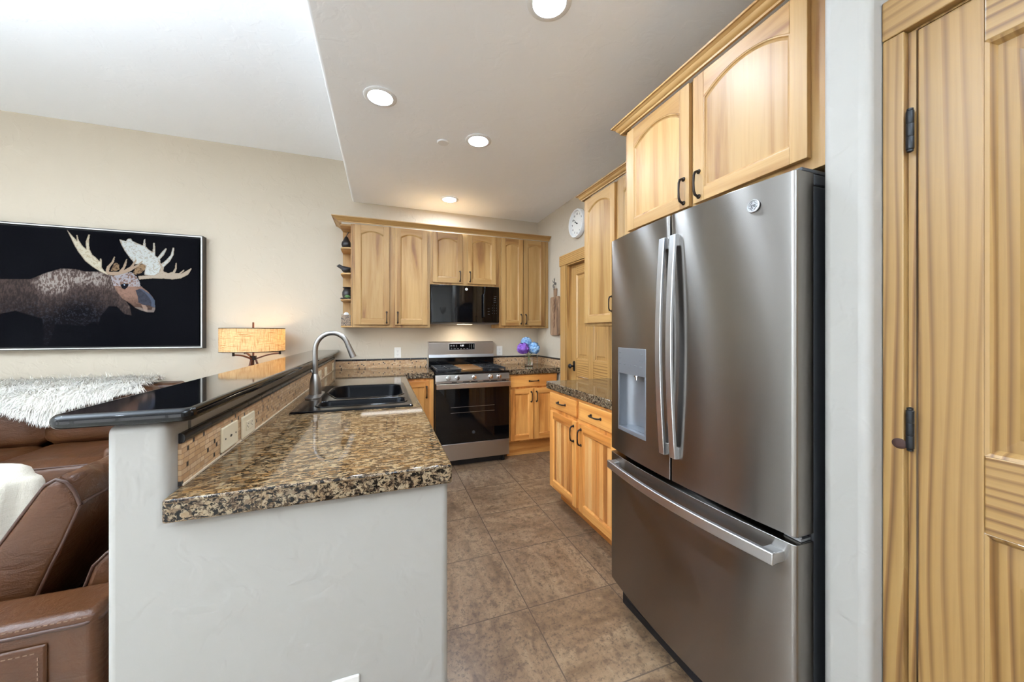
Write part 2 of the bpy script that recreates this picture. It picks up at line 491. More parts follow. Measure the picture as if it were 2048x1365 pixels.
plain('glow_text', srgb(235, 240, 245), .5, Emission_Color=srgb(235, 240, 245), Emission_Strength=.9)
plain('lens_glow', srgb(255, 250, 240), .5, Emission_Color=(.84, .99, 1.18, 1), Emission_Strength=DOWNLIGHT)
plain('hood_glow', srgb(255, 230, 190), .5, Emission_Color=(1, .74, .42, 1), Emission_Strength=3.0)
plain('strip_glow', srgb(255, 250, 240), .5, Emission_Color=(1, .97, .92, 1), Emission_Strength=UNDERCAB)
plain('bulb_glow', srgb(255, 230, 190), .5, Emission_Color=(1, .72, .40, 1), Emission_Strength=4.0)
t = plain('glass_clear', (1, 1, 1, 1), .02); t.set(Transmission_Weight=1.0, IOR=1.45)
t = plain('water', (1, 1, 1, 1), .0); t.set(Transmission_Weight=1.0, IOR=1.33)
# window panes: thin glass that lets daylight through
t = NT('window_glass'); tr = t.n('BsdfTransparent'); gl = t.n('BsdfGlossy', i_Roughness=.02); mx = t.n('MixShader', i_0=.06)
t.link(tr.outputs[0], mx.inputs[1]); t.link(gl.outputs[0], mx.inputs[2]); t.link(mx.outputs[0], t.nt.nodes['Material Output'].inputs[0])
# leather
def leather(name, a, b):
    t = NT(name); co = t.co()
    n = t.noise(co, 3.5, 4, .6, .6); f = t.n('TexVoronoi', i_Vector=co, i_Scale=260.0).outputs['Distance']
    w = t.noise(t.co((2, 2, 5)), 5, 3, .6, 1.5)
    t.set(Base_Color=t.mix(n, a, b), Roughness=.36); t.bump(t.math('ADD', t.math('MULTIPLY', f, .12), t.math('MULTIPLY', w, 1.6)), .22, .012)
leather('leather', srgb(90, 54, 28), srgb(52, 29, 15))
MATS['leather'].node_tree.nodes['Principled BSDF'].inputs['Specular IOR Level'].default_value = .36
plain('leather_stitch', srgb(112, 84, 64), .6)
plain('leather_piping', srgb(66, 40, 28), .4)
t = NT('fur'); t.set(Base_Color=t.mix(t.noise(t.co(), 6, 3), srgb(246, 242, 234), srgb(228, 220, 206)), Roughness=.8)
t = NT('weave_cream'); t.set(Base_Color=t.mix(t.noise(t.co((40, 40, 300)), 1, 3), srgb(196, 187, 170), srgb(170, 160, 142)), Roughness=.9)
t.bump(t.noise(t.co((300, 300, 120)), 1, 2), .5, .004)
# lamp shade linen
t = NT('linen_shade')
lv = t.noise(t.co((330, 330, 14)), 1, 2); lh = t.noise(t.co((14, 14, 420)), 1, 2)
lc = t.mix(t.ramp(t.math('MAXIMUM', lv, lh), [(.52, K0), (.68, W1)]), srgb(245, 224, 180), srgb(186, 140, 84))
df = t.n('BsdfDiffuse', i_Color=lc); tl = t.n('BsdfTranslucent', i_Color=lc); mx = t.n('MixShader', i_0=.55)
t.link(df.outputs[0], mx.inputs[1]); t.link(tl.outputs[0], mx.inputs[2]); t.link(mx.outputs[0], t.nt.nodes['Material Output'].inputs[0])
# flowers
for nm, c1, c2 in (('petal_purple', srgb(104, 64, 168), srgb(158, 104, 206)), ('petal_blue', srgb(104, 158, 214), srgb(176, 208, 232))):
    t = NT(nm); t.set(Base_Color=t.mix(t.ramp(t.noise(t.co(), 46, 2), [(.35, K0), (.65, W1)]), c1, c2), Roughness=.6)
# tissue box print: brown damask
t = NT('damask'); wv = t.noise(t.co((60, 60, 60)), 1, 3, .6, 2.0)
t.set(Base_Color=t.ramp(wv, [(.46, srgb(44, 34, 28)), (.5, srgb(150, 126, 102))]), Roughness=.5)
# reclaimed board
t = NT('board_wood'); bn = t.noise(t.co((26, 26, 3)), 1, 5, .6, 1.0)
t.set(Base_Color=t.ramp(bn, [(.34, srgb(78, 56, 40)), (.48, srgb(140, 108, 80)), (.66, srgb(166, 134, 104))]), Roughness=.6)
# canvas print takes its picture from the mesh colours
t = NT('canvas_print'); at = t.n('VertexColor', layer_name='print'); t.set(Base_Color=at.outputs[0], Roughness=.9, Specular_IOR_Level=.04)

# ================================================================ THE SETTING
XS, ZC, ZL, YB, XR = -.309, 2.735, 3.156, 4.165, 1.854
MB().box(-.55, 2.1, REAR-.1, YB+.1, -.1, 0).build('floor', 'floor_tile', origin=(0,0,0), kind='structure')
MB().box(LEFTW-.1, -.551, REAR-.1, YB+.1, -.1, 0).build('floor', 'carpet_bounce', origin=(0,0,0), kind='structure')
MB().box(XS, 2.1, REAR-.1, YB+.1, ZC, 3.3).build('ceiling', 'ceiling_paint', origin=(0,0,0), kind='structure', bevel=.018, seg=4, smooth=40)
MB().box(LEFTW-.1, XS-.001, REAR-.1, YB+.1, ZL, 3.3).build('ceiling', 'ceiling_paint', origin=(0,0,0), kind='structure')
MB().box(LEFTW-.1, 2.1, YB, YB+.1, 0, ZL).build('wall_back', 'wall_paint', origin=(0,0,0), kind='structure')

def wall_open(name, axis, p0, p1, a0, a1, z1, holes, mat='wall_paint', bevel=0):
    """a wall slab p0..p1 thick, running a0..a1, with rectangular openings (a, b, z0, z1)"""
    mb = MB()
    def bx(a, b, z0, z1_):
        if b - a < 1e-4 or z1_ - z0 < 1e-4: return
        if axis == 'x': mb.box(p0, p1, a, b, z0, z1_)
        else: mb.box(a, b, p0, p1, z0, z1_)
    cur = a0
    for (a, b, z0, zz) in sorted(holes):
        bx(cur, a, 0, z1); bx(a, b, 0, z0); bx(a, b, zz, z1); cur = b
    bx(cur, a1, 0, z1)
    return mb.build(name, mat, origin=(0,0,0), kind='structure', bevel=bevel, seg=4)
wall_open('wall_right', 'x', XR, XR+.1, .535, YB, ZC, [(2.60, 3.38, 0, 2.055)])
wall_open('wall_entry', 'x', 1.21, 1.31, REAR, .529, ZC, [(-.30, .475, 0, 2.066)], 'wall_paint_dimmed')
wall_open('wall_rear', 'y', REAR-.1, REAR, LEFTW, 1.21, ZL, [(-5.3, -.7, .05, 2.8)], 'wall_paint_bounce')
wall_open('wall_left', 'x', LEFTW-.1, LEFTW, REAR, YB, ZL, [(-2.85, -1.45, .05, 2.8)], 'wall_paint_bounce')
MB().box(1.13, XR-.001, .53, .632, 0, ZC).build('wall_alcove', 'wall_paint_dimmed', origin=(0,0,0), kind='structure', bevel=.022, seg=5, smooth=40)

# peninsula: end wall and raised half wall under the bar
mb = MB()
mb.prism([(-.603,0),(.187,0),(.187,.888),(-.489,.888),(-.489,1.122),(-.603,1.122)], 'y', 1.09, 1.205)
mb.build('wall_peninsula', 'wall_paint_dimmed', origin=(0,0,0), kind='structure', bevel=.02, seg=5, smooth=40)
MB().box(-.6025, -.4895, 1.206, YB-.001, 0, 1.122).build('wall_bar', 'wall_paint_dimmed', origin=(0,0,0), kind='structure')

def window(name, axis, p, a0, a1, z0, z1, nv, nh):
    r = struct(name, (0,0,0))
    fr, gl = MB(), MB(); w = .05
    def bx(m, a, b, c, d, t):
        if axis == 'y': m.box(a, b, p-t, p+t, c, d)
        else: m.box(p-t, p+t, a, b, c, d)
    for a, b, c, d in ((a0, a1, z0, z0+w), (a0, a1, z1-w, z1), (a0, a0+w, z0+w, z1-w), (a1-w, a1, z0+w, z1-w)): bx(fr, a, b, c, d, .035)
    for i in range(1, nv):
        q = a0 + (a1-a0)*i/nv; bx(fr, q-w/2, q+w/2, z0+w, z1-w, .03)
    for i in range(1, nh):
        q = z0 + (z1-z0)*i/nh; bx(fr, a0+w, a1-w, q-.012, q+.012, .02)
    bx(gl, a0+w, a1-w, z0+w, z1-w, .003)
    fr.build('window_frame', 'white_frame', r); gl.build('window_pane', 'window_glass', r)
window('window_1', 'y', REAR-.05, -5.295, -.705, .055, 2.795, 4, 1)
window('added_window', 'x', LEFTW-.05, -2.845, -1.455, .055, 2.795, 1, 1)  # side window added out of view, to let in more light

# ---- pine door at the near right with its casing and hinges
D1 = struct('door_1', (1.2, .09, 0))
PX = 1.198
def pine_door():
    st, rl, pn = MB(), MB(), MB()
    y0, y1, z1 = -.285, .471, 2.06
    ym = (y0+y1)/2
    for a, b in ((y0, y0+.1), (y1-.1, y1), (ym-.05, ym+.05)): st.box(PX, PX+.036, a, b, .006, z1)
    for zz0, zz1 in ((.006, .24), (.912, 1.077), (1.955, z1)):
        for a, b in ((y0+.1, ym-.05), (ym+.05, y1-.1)): rl.box(PX+.0003, PX+.0357, a, b, zz0, zz1)
    for a, b in ((y0+.1, ym-.05), (ym+.05, y1-.1)):
        for zz0, zz1, arch in ((.24, .912, True), (1.077, 1.955, False)):
            # sticking, flat and raised field
            def loop(d, x, arch_=False):
                pts = [(x, a+d, zz0+d), (x, b-d, zz0+d)]
                n = 8
                for i in range(n+1):
                    s = i/n; yy = (b-d) + (a+d-(b-d))*s
                    zt = zz1 - d - (((2*s-1)**2)*.05 if arch_ else 0)
                    pts.append((x, yy, zt))
                return pts
            pn.loft([loop(0, PX+.001), loop(.006, PX+.004), loop(.012, PX+.012), loop(.014, PX+.015)], caps=(False, False))
            pn.loft([loop(.014, PX+.015), loop(.042, PX+.0125, arch), loop(.052, PX+.008, arch)], caps=(False, True))
    st.build('stile', 'pine_z', D1, bevel=.0025); rl.build('rail', 'pine_y', D1, bevel=.0025); pn.build('raised_panel', 'pine_z', D1)
    for zc in (.30, 1.107, 1.822):
        h = MB()
        for k in range(3): h.lathe([(.0068, -.0455+k*.0305), (.0072, -.044+k*.0305), (.0072, -.0165+k*.0305), (.0068, -.0155+k*.0305)], (1.184, .4785, zc), 16)
        h.lathe([(.004, .046), (.006, .047), (.006, .051), (.002, .053)], (1.184, .4785, zc), 12)
        h.lathe([(.002, -.053), (.006, -.051), (.006, -.047), (.004, -.046)], (1.184, .4785, zc), 12)
        h.build('hinge', 'hinge_black', D1, smooth=40)
    k = MB(); k.lathe([(.03, 0), (.03, -.006), (.012, -.01), (.011, -.035), (.026, -.045), (.028, -.058), (.018, -.068), (.001, -.07)], (PX, -.22, .98), 24, axis='x')
    k.build('knob', 'bronze', D1, smooth=50)
pine_door()
c = struct('trim_1', (1.19, .515, .1))
m = MB(); m.box(1.183, 1.2095, .489, .5285, 0, 2.068); m.box(1.183, 1.2095, -.36, -.304, 0, 2.068); m.build('casing', 'pine_z', c, bevel=.003)
m = MB(); m.box(1.181, 1.2095, -.365, .5287, 2.069, 2.166); m.build('casing_head', 'pine_y', c, bevel=.003)
m = MB(); m.box(1.2005, 1.31, .4745, .488, 0, 2.066); m.box(1.2005, 1.31, -.303, -.291, 0, 2.066); m.box(1.2005, 1.31, -.291, .4745, 2.0625, 2.0675); m.build('jamb', 'pine_z', c)
# dark knot on the casing by the middle hinge
kb = MB(); kb.lathe([(.0135, 0), (.0125, -.0011), (.004, -.0013), (.0005, -.0011)], (0,0,0), 20, axis='x'); kb.xf(T(1.1832, .497, 1.068) @ Matrix.Diagonal((1, 1.05, .95, 1)))
plain('knot_wood', srgb(52, 26, 16), .7); kb.build('knot', 'knot_wood', c, smooth=60)

# ---- pantry door on the right-hand kitchen wall
D2 = struct('door_2', (1.9, 3.0, 0))
def pantry_door():
    x0 = 1.89; y0, y1, z1 = 2.615, 3.365, 2.045
    st, rl, pn = MB(), MB(), MB(); ym = (y0+y1)/2
    for a, b in ((y0, y0+.1), (y1-.1, y1), (ym-.045, ym+.045)): st.box(x0, x0+.036, a, b, .006, z1)
    for zz0, zz1 in ((.006, .24), (.885, 1.065), (1.94, z1)):
        for a, b in ((y0+.1, ym-.045), (ym+.045, y1-.1)): rl.box(x0+.0003, x0+.0357, a, b, zz0, zz1)
    for a, b in ((y0+.1, ym-.045), (ym+.045, y1-.1)):
        for zz0, zz1 in ((.24, .885), (1.065, 1.94)):
            L = lambda d, x: [(x, a+d, zz0+d), (x, b-d, zz0+d), (x, b-d, zz1-d), (x, a+d, zz1-d)]
            pn.loft([L(0, x0+.001), L(.012, x0+.014), L(.04, x0+.012), L(.05, x0+.007)], caps=(False, True))
    st.build('stile', 'pine_pale_z', D2, bevel=.002); rl.build('rail', 'pine_pale_y', D2, bevel=.002); pn.build('raised_panel', 'pine_pale_z', D2)
    k = MB()
    yk, zk = 3.305, .985
    pl = rrect(-.022, .022, -.055, .055, .021, 6)
    k.loft([[(x0-.0005, yk+p[0], zk+p[1]) for p in pl], [(x0-.006, yk+p[0]*.9, zk+p[1]*.95) for p in pl]])
    k.lathe([(.009, -.006), (.009, -.032), (.022, -.042), (.025, -.054), (.018, -.064), (.001, -.068)], (x0, yk, zk), 20, axis='x')
    k.build('knob', 'hinge_black', D2, smooth=45)
pantry_door()
c = struct('trim_2', (1.84, 3.0, .1))
m = MB(); m.box(1.829, 1.8535, 3.39, 3.505, 0, 2.058); m.box(1.829, 1.8535, 2.49, 2.59, .02, 2.058); m.build('casing', 'pine_pale_z', c, bevel=.004)
m = MB(); m.box(1.826, 1.8535, 2.47, 3.525, 2.059, 2.172); m.build('casing_head', 'pine_pale_y', c, bevel=.004)
m = MB(); m.box(1.835, 1.95, 3.368, 3.3795, 0, 2.0545); m.box(1.835, 1.95, 2.6005, 2.612, 0, 2.0545); m.box(1.835, 1.95, 2.612, 3.368, 2.047, 2.0545); m.build('jamb', 'pine_pale_z', c)

# ================================================================ CABINETS
def pull(parent, M, label=None):
    L = .105
    p = MB(); pts = [(0, 0, -L/2), (0, -.012, -L/2+.001), (0, -.022, -L/2+.006), (0, -.0275, -L/2+.020), (0, -.029, 0), (0, -.0275, L/2-.020), (0, -.022, L/2-.006), (0, -.012, L/2-.001), (0, 0, L/2)]
    p.tube(pts, [.0062, .0052, .0056, .0050, .0042, .0050, .0056, .0052, .0062], 10)
    for s in (-1, 1):
        p.lathe([(.0098, -.0003), (.0098, -.003), (.007, -.006), (.004, -.0065)], (0, 0, s*L/2), 14, axis='y')
    return p.xf(M).build('handle', 'bronze', parent, smooth=50)

def cab_door(parent, M, w, h, arch=True, bead=False, wz='hickory_z', wx='hickory_x', hd=None, sw=.052, rise=None):
    """framed door in a local frame with its front at y=0 and 20 mm thick"""
    m = MB(); m.mi = 0
    rb, rt = .055, .055
    r = (w-2*sw)*.16 if rise is None else rise
    if not arch: r = 0
    zs = h - rt - r
    m.box(0, sw, 0, .02, 0, h, 0); m.box(w-sw, w, 0, .02, 0, h, 0)
    m.box(sw+.0002, w-sw-.0002, .0002, .0198, 0, rb, 1)
    n = 16 if arch else 1
    a0, a1 = sw+.0002, w-sw-.0002
    arc = []
    for i in range(n+1):
        s = i/n; x = a0 + (a1-a0)*s
        if r > 0:
            c_ = (a1-a0)/2; R = (c_*c_ + r*r)/(2*r); zz = zs + math.sqrt(max(0, R*R-(x-(a0+a1)/2)**2)) - (R - r)
        else: zz = zs
        arc.append((x, zz))
    m.prism([(a0, h), (a1, h)] + arc[::-1], 'y', .0002, .0198, 1)
    def loop(d, y):
        pts = [(a0+d, y, rb+d), (a1-d, y, rb+d)]
        for x, z in arc[::-1]:
            t_ = (x-(a0+a1)/2)/((a1-a0)/2)
            pts.append(((a0+a1)/2 + t_*((a1-a0)/2-d), y, z-d))
        return pts
    m.loft([loop(0, .0015), loop(.004, .0025), loop(.005, .006), loop(.011, .0095)], caps=(False, False), mi=0)
    dr = m.xf(M).build('door', [wz, wx], parent, bevel=.0022, seg=2)
    p = MB()
    if bead:
        x0, x1 = a0+.008, a1-.008; nb = max(3, round((x1-x0)/.042)); bw = (x1-x0)/nb
        prof = []
        for k in range(nb):
            xa = x0 + k*bw; prof += [(xa, .0125), (xa+.0035, .0095), (xa+bw-.0035, .0095)]
        prof += [(x1, .0125), (x1, .016), (x0, .016)]
        p.loft([[(x, y, rb+.002) for x, y in prof], [(x, y, zs-.002) for x, y in prof]])
    else:
        L = loop(.010, .0095); p.loft([L, [(q[0], .016, q[2]) for q in L]])
    p.xf(M).build('door_panel', wz if not bead else 'hickory_slats' if wz == 'hickory_base_z' else wz, dr)
    if hd: pull(dr, M @ T(hd[0], 0, hd[1]))
    return dr

# bead-board panels: every narrow stave a tone of its own
t = NT('hickory_slats')
pos = t.n('TexCoord').outputs['Object']; sx = t.sep(pos)
st_ = t.math('FLOOR', t.math('DIVIDE', t.math('ADD', sx[0], sx[1]), .0415))
rv = t.n('TexWhiteNoise', noise_dimensions='1D', i_W=st_).outputs['Value']
nn = t.noise(t.co((14, 14, .9)), 1.0, 5, .55, .6)
cc = t.ramp(t.math('ADD', t.math('MULTIPLY', nn, .6), t.math('MULTIPLY', rv, .4)), [(.25, BC), (.4, BB), (.6, BA), (.8, srgb(226, 180, 120))])
t.set(Base_Color=cc, Roughness=.33)

def drawer(parent, M, w, h, wx):
    m = MB(); m.box(0, w, 0, .02, 0, h)
    d = m.xf(M).build('drawer', wx, parent, bevel=.005, seg=3)
    pull(d, M @ T(w/2, 0, h/2) @ ROTY(PI/2))
    return d

def carcass(parent, M, w, d, z0, z1, wz, wx, toe=0.0, top=True):
    """sides, back, bottom, front frame; local y = 0 is the face the doors lie on"""
    m = MB(); tt = .016
    m.box(0, tt, .019, d, z0, z1); m.box(w-tt, w, .019, d, z0, z1)
    m.box(tt, w-tt, d-.008, d-.001, z0, z1); zb_ = z0 if toe else z0+.03; m.box(tt, w-tt, .019, d-.008, zb_, zb_+tt)
    if top: m.box(tt, w-tt, .019, d-.008, z1-tt, z1)
    m.xf(M).build('carcass', wz, parent)
    f = MB(); f.box(0, w, .0005, .0188, z0, z1); f.xf(M).build('face_frame', wz, parent, bevel=.001)
    if toe:
        k = MB(); k.box(.004, w-.004, toe, toe+.016, .001, z0-.001); k.xf(M).build('toe_kick', wx, parent)

def frame(face, x, y, z=0.0): return T(x, y, z) @ face

YU = 3.854
# --- wall cabinets on the back wall (face 20 mm behind the door fronts)
def back_upper(label, x0, x1, z0, z1, doors, hz):
    t_ = thing('wall_cabinet', label, 'cabinet', ((x0+x1)/2, YU+.16, z0))
    Mx = frame(FACE_BACK, x0, YU)
    carcass(t_, Mx, x1-x0, YB-.003-YU, z0, z1, 'hickory_z', 'hickory_x')
    for (a, b, zz0, zz1, hx) in doors:
        cab_door(t_, frame(FACE_BACK, a, YU-.0205, zz0), b-a, zz1-zz0, hd=(hx, hz))
    return t_
back_upper('tall two-door honey wood wall cabinet beside the open display shelves', -.284, .468, 1.388, 2.415, [(-.260, .060, 1.415, 2.407, .295), (.117, .440, 1.415, 2.407, .025)], .075)
back_upper('short two-door wooden wall cabinet directly above the black microwave', .469, 1.235, 1.85, 2.415, [(.493, .811, 1.872, 2.407, .293), (.872, 1.194, 1.872, 2.407, .025)], .075)
back_upper('two-door wall cabinet to the kitchen corner, above the hydrangeas', 1.236, 1.852, 1.388, 2.415, [(1.258, 1.522, 1.415, 2.407, .24), (1.532, 1.800, 1.415, 2.407, .025)], .075)

# added unseen light bars under the cabinets, to brighten the wall below
for xa_, xb_, lab in ((-.22, .41, 'added unseen light bar recessed under the tall cabinet left of the microwave'), (1.30, 1.79, 'added unseen light bar recessed under the cabinet above the hydrangeas')):
    u_ = thing('added_cabinet_light', lab, 'light', ((xa_+xb_)/2, 4.0, 1.40))
    m = MB(); m.box(xa_, xb_, 3.895, 4.055, 1.403, 1.4175); m.build('housing', 'white_plastic', u_)
    m = MB(); m.box(xa_+.01, xb_-.01, 3.90, 4.05, 1.400, 1.4028); m.build('diffuser', 'strip_glow', u_)

# open display shelves with rounded fronts at the end of the run
t_ = thing('display_shelf', 'open end shelf unit with four rounded shelves holding black ornaments', 'shelf', (-.34, 4.0, 1.388))
m = MB(); m.box(-.398, -.2855, 4.146, 4.162, 1.389, 2.412); m.build('back_panel', 'hickory_z', t_)
m = MB(); m.box(-.300, -.2855, YU, 4.1455, 1.405, 2.412); m.build('side_panel', 'hickory_z', t_)
def shelf_shape(x0, z, th, nm):
    pts = [(-.2855 if nm != 'shelf' else -.3005, YU+.002)]
    x1 = pts[0][0]
    for i in range(9):
        a = PI/2*i/8; pts.append((x0+.085 - .085*math.sin(a), YU+.002+.085-.085*math.cos(a)))
    pts += [(x0, 4.1455), (x1, 4.1455)]
    m = MB(); m.prism(pts, 'z', z, z+th); m.build(nm, 'hickory_x', t_, bevel=.003)
SHZ = [1.388, 1.652, 1.912, 2.165]
shelf_shape(-.398, SHZ[0], .0165, 'bottom_shelf')
for z in SHZ[1:]: shelf_shape(-.398, z, .016, 'shelf')
m = MB(); m.box(-.398, -.3005, YU+.03, 4.1455, 2.395, 2.412); m.build('top_panel', 'hickory_x', t_)

def crown(name, label, path, normals, z0, z1, proj, wood_):
    h = z1-z0
    prof = [(.0, 0), (.010, 0), (.010, .2), (.016, .26), (.30*proj+.01, .42), (.62*proj, .62), (.80*proj, .72), (.86*proj, .80), (proj, .82), (proj, 1.0), (0, 1.0)]
    m = MB(); loops = []
    for (x, y), (nx, ny) in zip(path, normals):
        loops.append([(x+nx*o, y+ny*o, z0+h*t__) for o, t__ in prof])
    m.loft(loops)
    o = m.build(name, wood_, smooth=30)
    tag(o, label, 'moulding'); return o
crown('crown_moulding', 'wooden crown moulding along the top of the back wall cabinets', [(-.401, 4.162), (-.401, YU-.0215), (1.851, YU-.0215)], [(-1, 0), (-1, -1), (0, -1)], 2.4155, 2.463, .062, 'hickory_x')

# --- wall cabinets on the right: the pair beyond, and the deeper one over the fridge
def right_unit(name, label, xf_, ya, yb, z0, z1, depth_to, doors, hz):
    """ya > yb: viewer's left and right ends"""
    t_ = thing(name, label, 'cabinet', (xf_+.15, (ya+yb)/2, z0))
    Mx = frame(FACE_RIGHT, xf_, ya)
    carcass(t_, Mx, ya-yb, depth_to-xf_, z0, z1, 'hickory_z', 'hickory_y')
    for (a, b, zz0, zz1, hx) in doors:
        cab_door(t_, frame(FACE_RIGHT, xf_-.0205, a, zz0), a-b, zz1-zz0, wx='hickory_y', hd=(hx, hz) if hx is not None else None)
    return t_
XU = 1.55
right_unit('wall_cabinet', 'tall two-door wall cabinet beyond the fridge, near the clock', XU, 2.532, 1.652, 1.388, 2.405, XR-.003, [(2.512, 2.115, 1.412, 2.398, .37), (2.072, 1.672, 1.412, 2.398, .03)], .13)
XO = 1.27
right_unit('wall_cabinet', 'deep two-door wooden cabinet above the stainless refrigerator', XO, 1.65, .634, 1.852, 2.435, XR-.003, [(1.614, 1.197, 1.888, 2.425, .388), (1.175, .737, 1.888, 2.425, .03)], .075)
crown('crown_moulding', 'wooden crown moulding over the tall cabinet near the clock', [(XR-.003, 2.5335), (XU-.0215, 2.5335), (XU-.0215, 1.66)], [(0, 1), (-1, 1), (-1, 0)], 2.4055, 2.452, .042, 'hickory_y')
crown('crown_moulding', 'wooden crown moulding above the refrigerator cabinet', [(1.52, 1.6515), (XO-.0215, 1.6515), (XO-.0215, .636)], [(0, 1), (-1, 1), (-1, 0)], 2.4355, 2.482, .045, 'hickory_y')

# --- base cabinets
ZB = .886
t_ = thing('base_cabinet', 'base cabinet with two drawers and beadboard doors beside the refrigerator', 'cabinet', (1.5, 2.05, 0))
XB = 1.262
Mx = frame(FACE_RIGHT, XB, 2.572)
carcass(t_, Mx, 2.572-1.55, 1.822-XB, .118, ZB, 'hickory_base_z', 'hickory_base_y', toe=.085)
for (a, b, hx) in ((2.556, 2.150, .375), (2.112, 1.700, .03)):
    cab_door(t_, frame(FACE_RIGHT, XB-.0205, a, .132), a-b, .722-.132, arch=False, bead=True, wz='hickory_base_z', wx='hickory_base_y', hd=(hx, .722-.132-.085))
    drawer(t_, frame(FACE_RIGHT, XB-.0205, a, .752), a-b, .118, 'hickory_base_y')

YC = 3.578
t_ = thing('base_cabinet', 'base cabinet with one drawer over two doors, right of the range', 'cabinet', (1.55, 3.85, 0))
Mx = frame(FACE_BACK, 1.252, YC)
carcass(t_, Mx, 1.826-1.252, YB-.003-YC, .165, ZB, 'hickory_base_z', 'hickory_base_x', toe=.06)
drawer(t_, frame(FACE_BACK, 1.268, YC-.0205, .752), .542, .124, 'hickory_base_x')
cab_door(t_, frame(FACE_BACK, 1.268, YC-.0205, .182), .266, .732-.182, arch=False, wz='hickory_base_z', wx='hickory_base_x', hd=(.24, .46))
cab_door(t_, frame(FACE_BACK, 1.544, YC-.0205, .182), .266, .732-.182, arch=False, wz='hickory_base_z', wx='hickory_base_x', hd=(.026, .46))

t_ = thing('base_cabinet', 'corner base cabinet with a single door, left of the range', 'cabinet', (.33, 3.85, 0))
Mx = frame(FACE_BACK, .168, YC)
carcass(t_, Mx, .470-.168, YB-.003-YC, .118, ZB, 'hickory_base_z', 'hickory_base_x', toe=.06)
cab_door(t_, frame(FACE_BACK, .19, YC-.0205, .135), .235, .862-.135, arch=False, wz='hickory_base_z', wx='hickory_base_x', hd=(.21, .62), sw=.04)

def pen_unit(label, y0, y1, top):
    t_ = thing('base_cabinet', label, 'cabinet', (-.15, (y0+y1)/2, 0))
    Mx = frame(FACE_PEN, .163, y0)
    carcass(t_, Mx, y1-y0, .163+.46, .118, ZB, 'hickory_base_z', 'hickory_base_y', toe=.07, top=top)
    w = (y1-y0-.05)/2
    for i, hx in ((0, w-.03), (1, .03)):
        cab_door(t_, frame(FACE_PEN, .1835, y0+.02+i*(w+.01), .132), w, .722-.132, arch=False, bead=True, wz='hickory_base_z', wx='hickory_base_y', hd=(hx, .5))
        if top: drawer(t_, frame(FACE_PEN, .1835, y0+.02+i*(w+.01), .752), w, .118, 'hickory_base_y')
pen_unit('peninsula base cabinet with drawers near the white end wall', 1.207, 1.90, True)
pen_unit('peninsula sink cabinet below the black sink', 1.902, 2.92, False)

# ================================================================ WORKTOPS, BAR, BACKSPLASH
ZT = .946; ZS = .888
SX0, SX1, SY0, SY1 = -.425, .152, 1.958, 2.845     # sink rim
hole = [(SX0+.02, SY0+.02), (SX1-.02, SY0+.02), (SX1-.02, SY1-.02), (SX0+.02, SY1-.02)]
L = [(-.488, 1.062), (.194, 1.062), (.194, 3.55), (.472, 3.55), (.472, YB-.002), (-.488, YB-.002)]
def worktop(mb, label):
    bmesh.ops.recalc_face_normals(mb.bm, faces=mb.bm.faces[:])
    for f in mb.bm.faces: f.material_index = 1 if abs(f.normal.z) < .5 else 0
    tag(mb.build('granite_countertop', ['granite', 'granite_edge'], origin=(0,0,0), bevel=.007, seg=3, smooth=40), label, 'countertop')
worktop(MB().plate(L, [hole], ZS, ZT), 'L-shaped speckled granite worktop of the peninsula around the black sink')
worktop(MB().box(1.24, 1.852, 3.55, YB-.002, ZS, ZT), 'granite worktop in the corner under the hydrangeas')
worktop(MB().box(1.236, 1.826, 1.53, 2.612, ZS, ZT), 'granite worktop beside the refrigerator')

m = MB()
bar = [(-.695, YB-.002), (-.432, YB-.002)] + [(-.432-.025+.025*math.cos(a), 1.07+.025-.025*math.sin(a)) for a in [PI/2*i/5 for i in range(6)]] + [(-.695+.03-.03*math.sin(a), 1.07+.03-.03*math.cos(a)) for a in [PI/2*i/5 for i in range(6)]]
m.prism(bar, 'z', 1.1235, 1.156)
o = m.build('bar_top', 'bar_black', bevel=.013, seg=4, smooth=40)
tag(o, 'glossy black raised bar top on the white half wall', 'bar top')

t_ = thing('backsplash', 'mosaic tile backsplash along the raised bar wall', 'backsplash', (-.485, 2.6, .947))
m = MB(); m.box(-.4885, -.4815, 1.137, YB-.012, .947, 1.056); o_ = m.build('mosaic_tile', 'mosaic_y', t_)
m = MB()
y = 1.137
while y < YB-.02:
    y2 = min(y+.152, YB-.012)
    m.prism([(-.4885, 1.0565), (-.479, 1.0565), (-.4745, 1.061), (-.473, 1.068), (-.4745, 1.076), (-.479, 1.081), (-.4885, 1.082)], 'y', y+.001, y2-.001); y = y2
m.build('bullnose_trim', 'trim_black', t_, bevel=.0015)
m = MB(); m.box(-.4885, -.478, 1.142, YB-.012, .947, .952); m.build('grout_line', 'grout', t_)

def back_splash(label, x0, x1):
    t_ = thing('backsplash', label, 'backsplash', ((x0+x1)/2, YB-.006, .947))
    m = MB(); m.box(x0, x1, YB-.0095, YB-.001, .947, 1.031); m.build('mosaic_tile', 'mosaic_x', t_)
    m = MB(); x = x0
    while x < x1-.01:
        x2 = min(x+.152, x1)
        m.prism([(YB-.001, 1.0315), (YB-.011, 1.0315), (YB-.015, 1.036), (YB-.015, 1.043), (YB-.011, 1.048), (YB-.001, 1.0505)], 'x', x+.001, x2-.001); x = x2
    m.build('bullnose_trim', 'trim_black', t_, bevel=.0015)
back_splash('low mosaic backsplash with black edging left of the range', -.470, .471)
back_splash('low mosaic backsplash with black edging right of the range', 1.241, 1.838)
t_ = thing('backsplash', 'short mosaic backsplash on the side wall by the hydrangeas', 'backsplash', (XR-.006, 3.85, .947))
m = MB(); m.box(XR-.0095, XR-.001, 3.552, YB-.016, .947, 1.031); m.build('mosaic_tile', 'mosaic_y', t_)
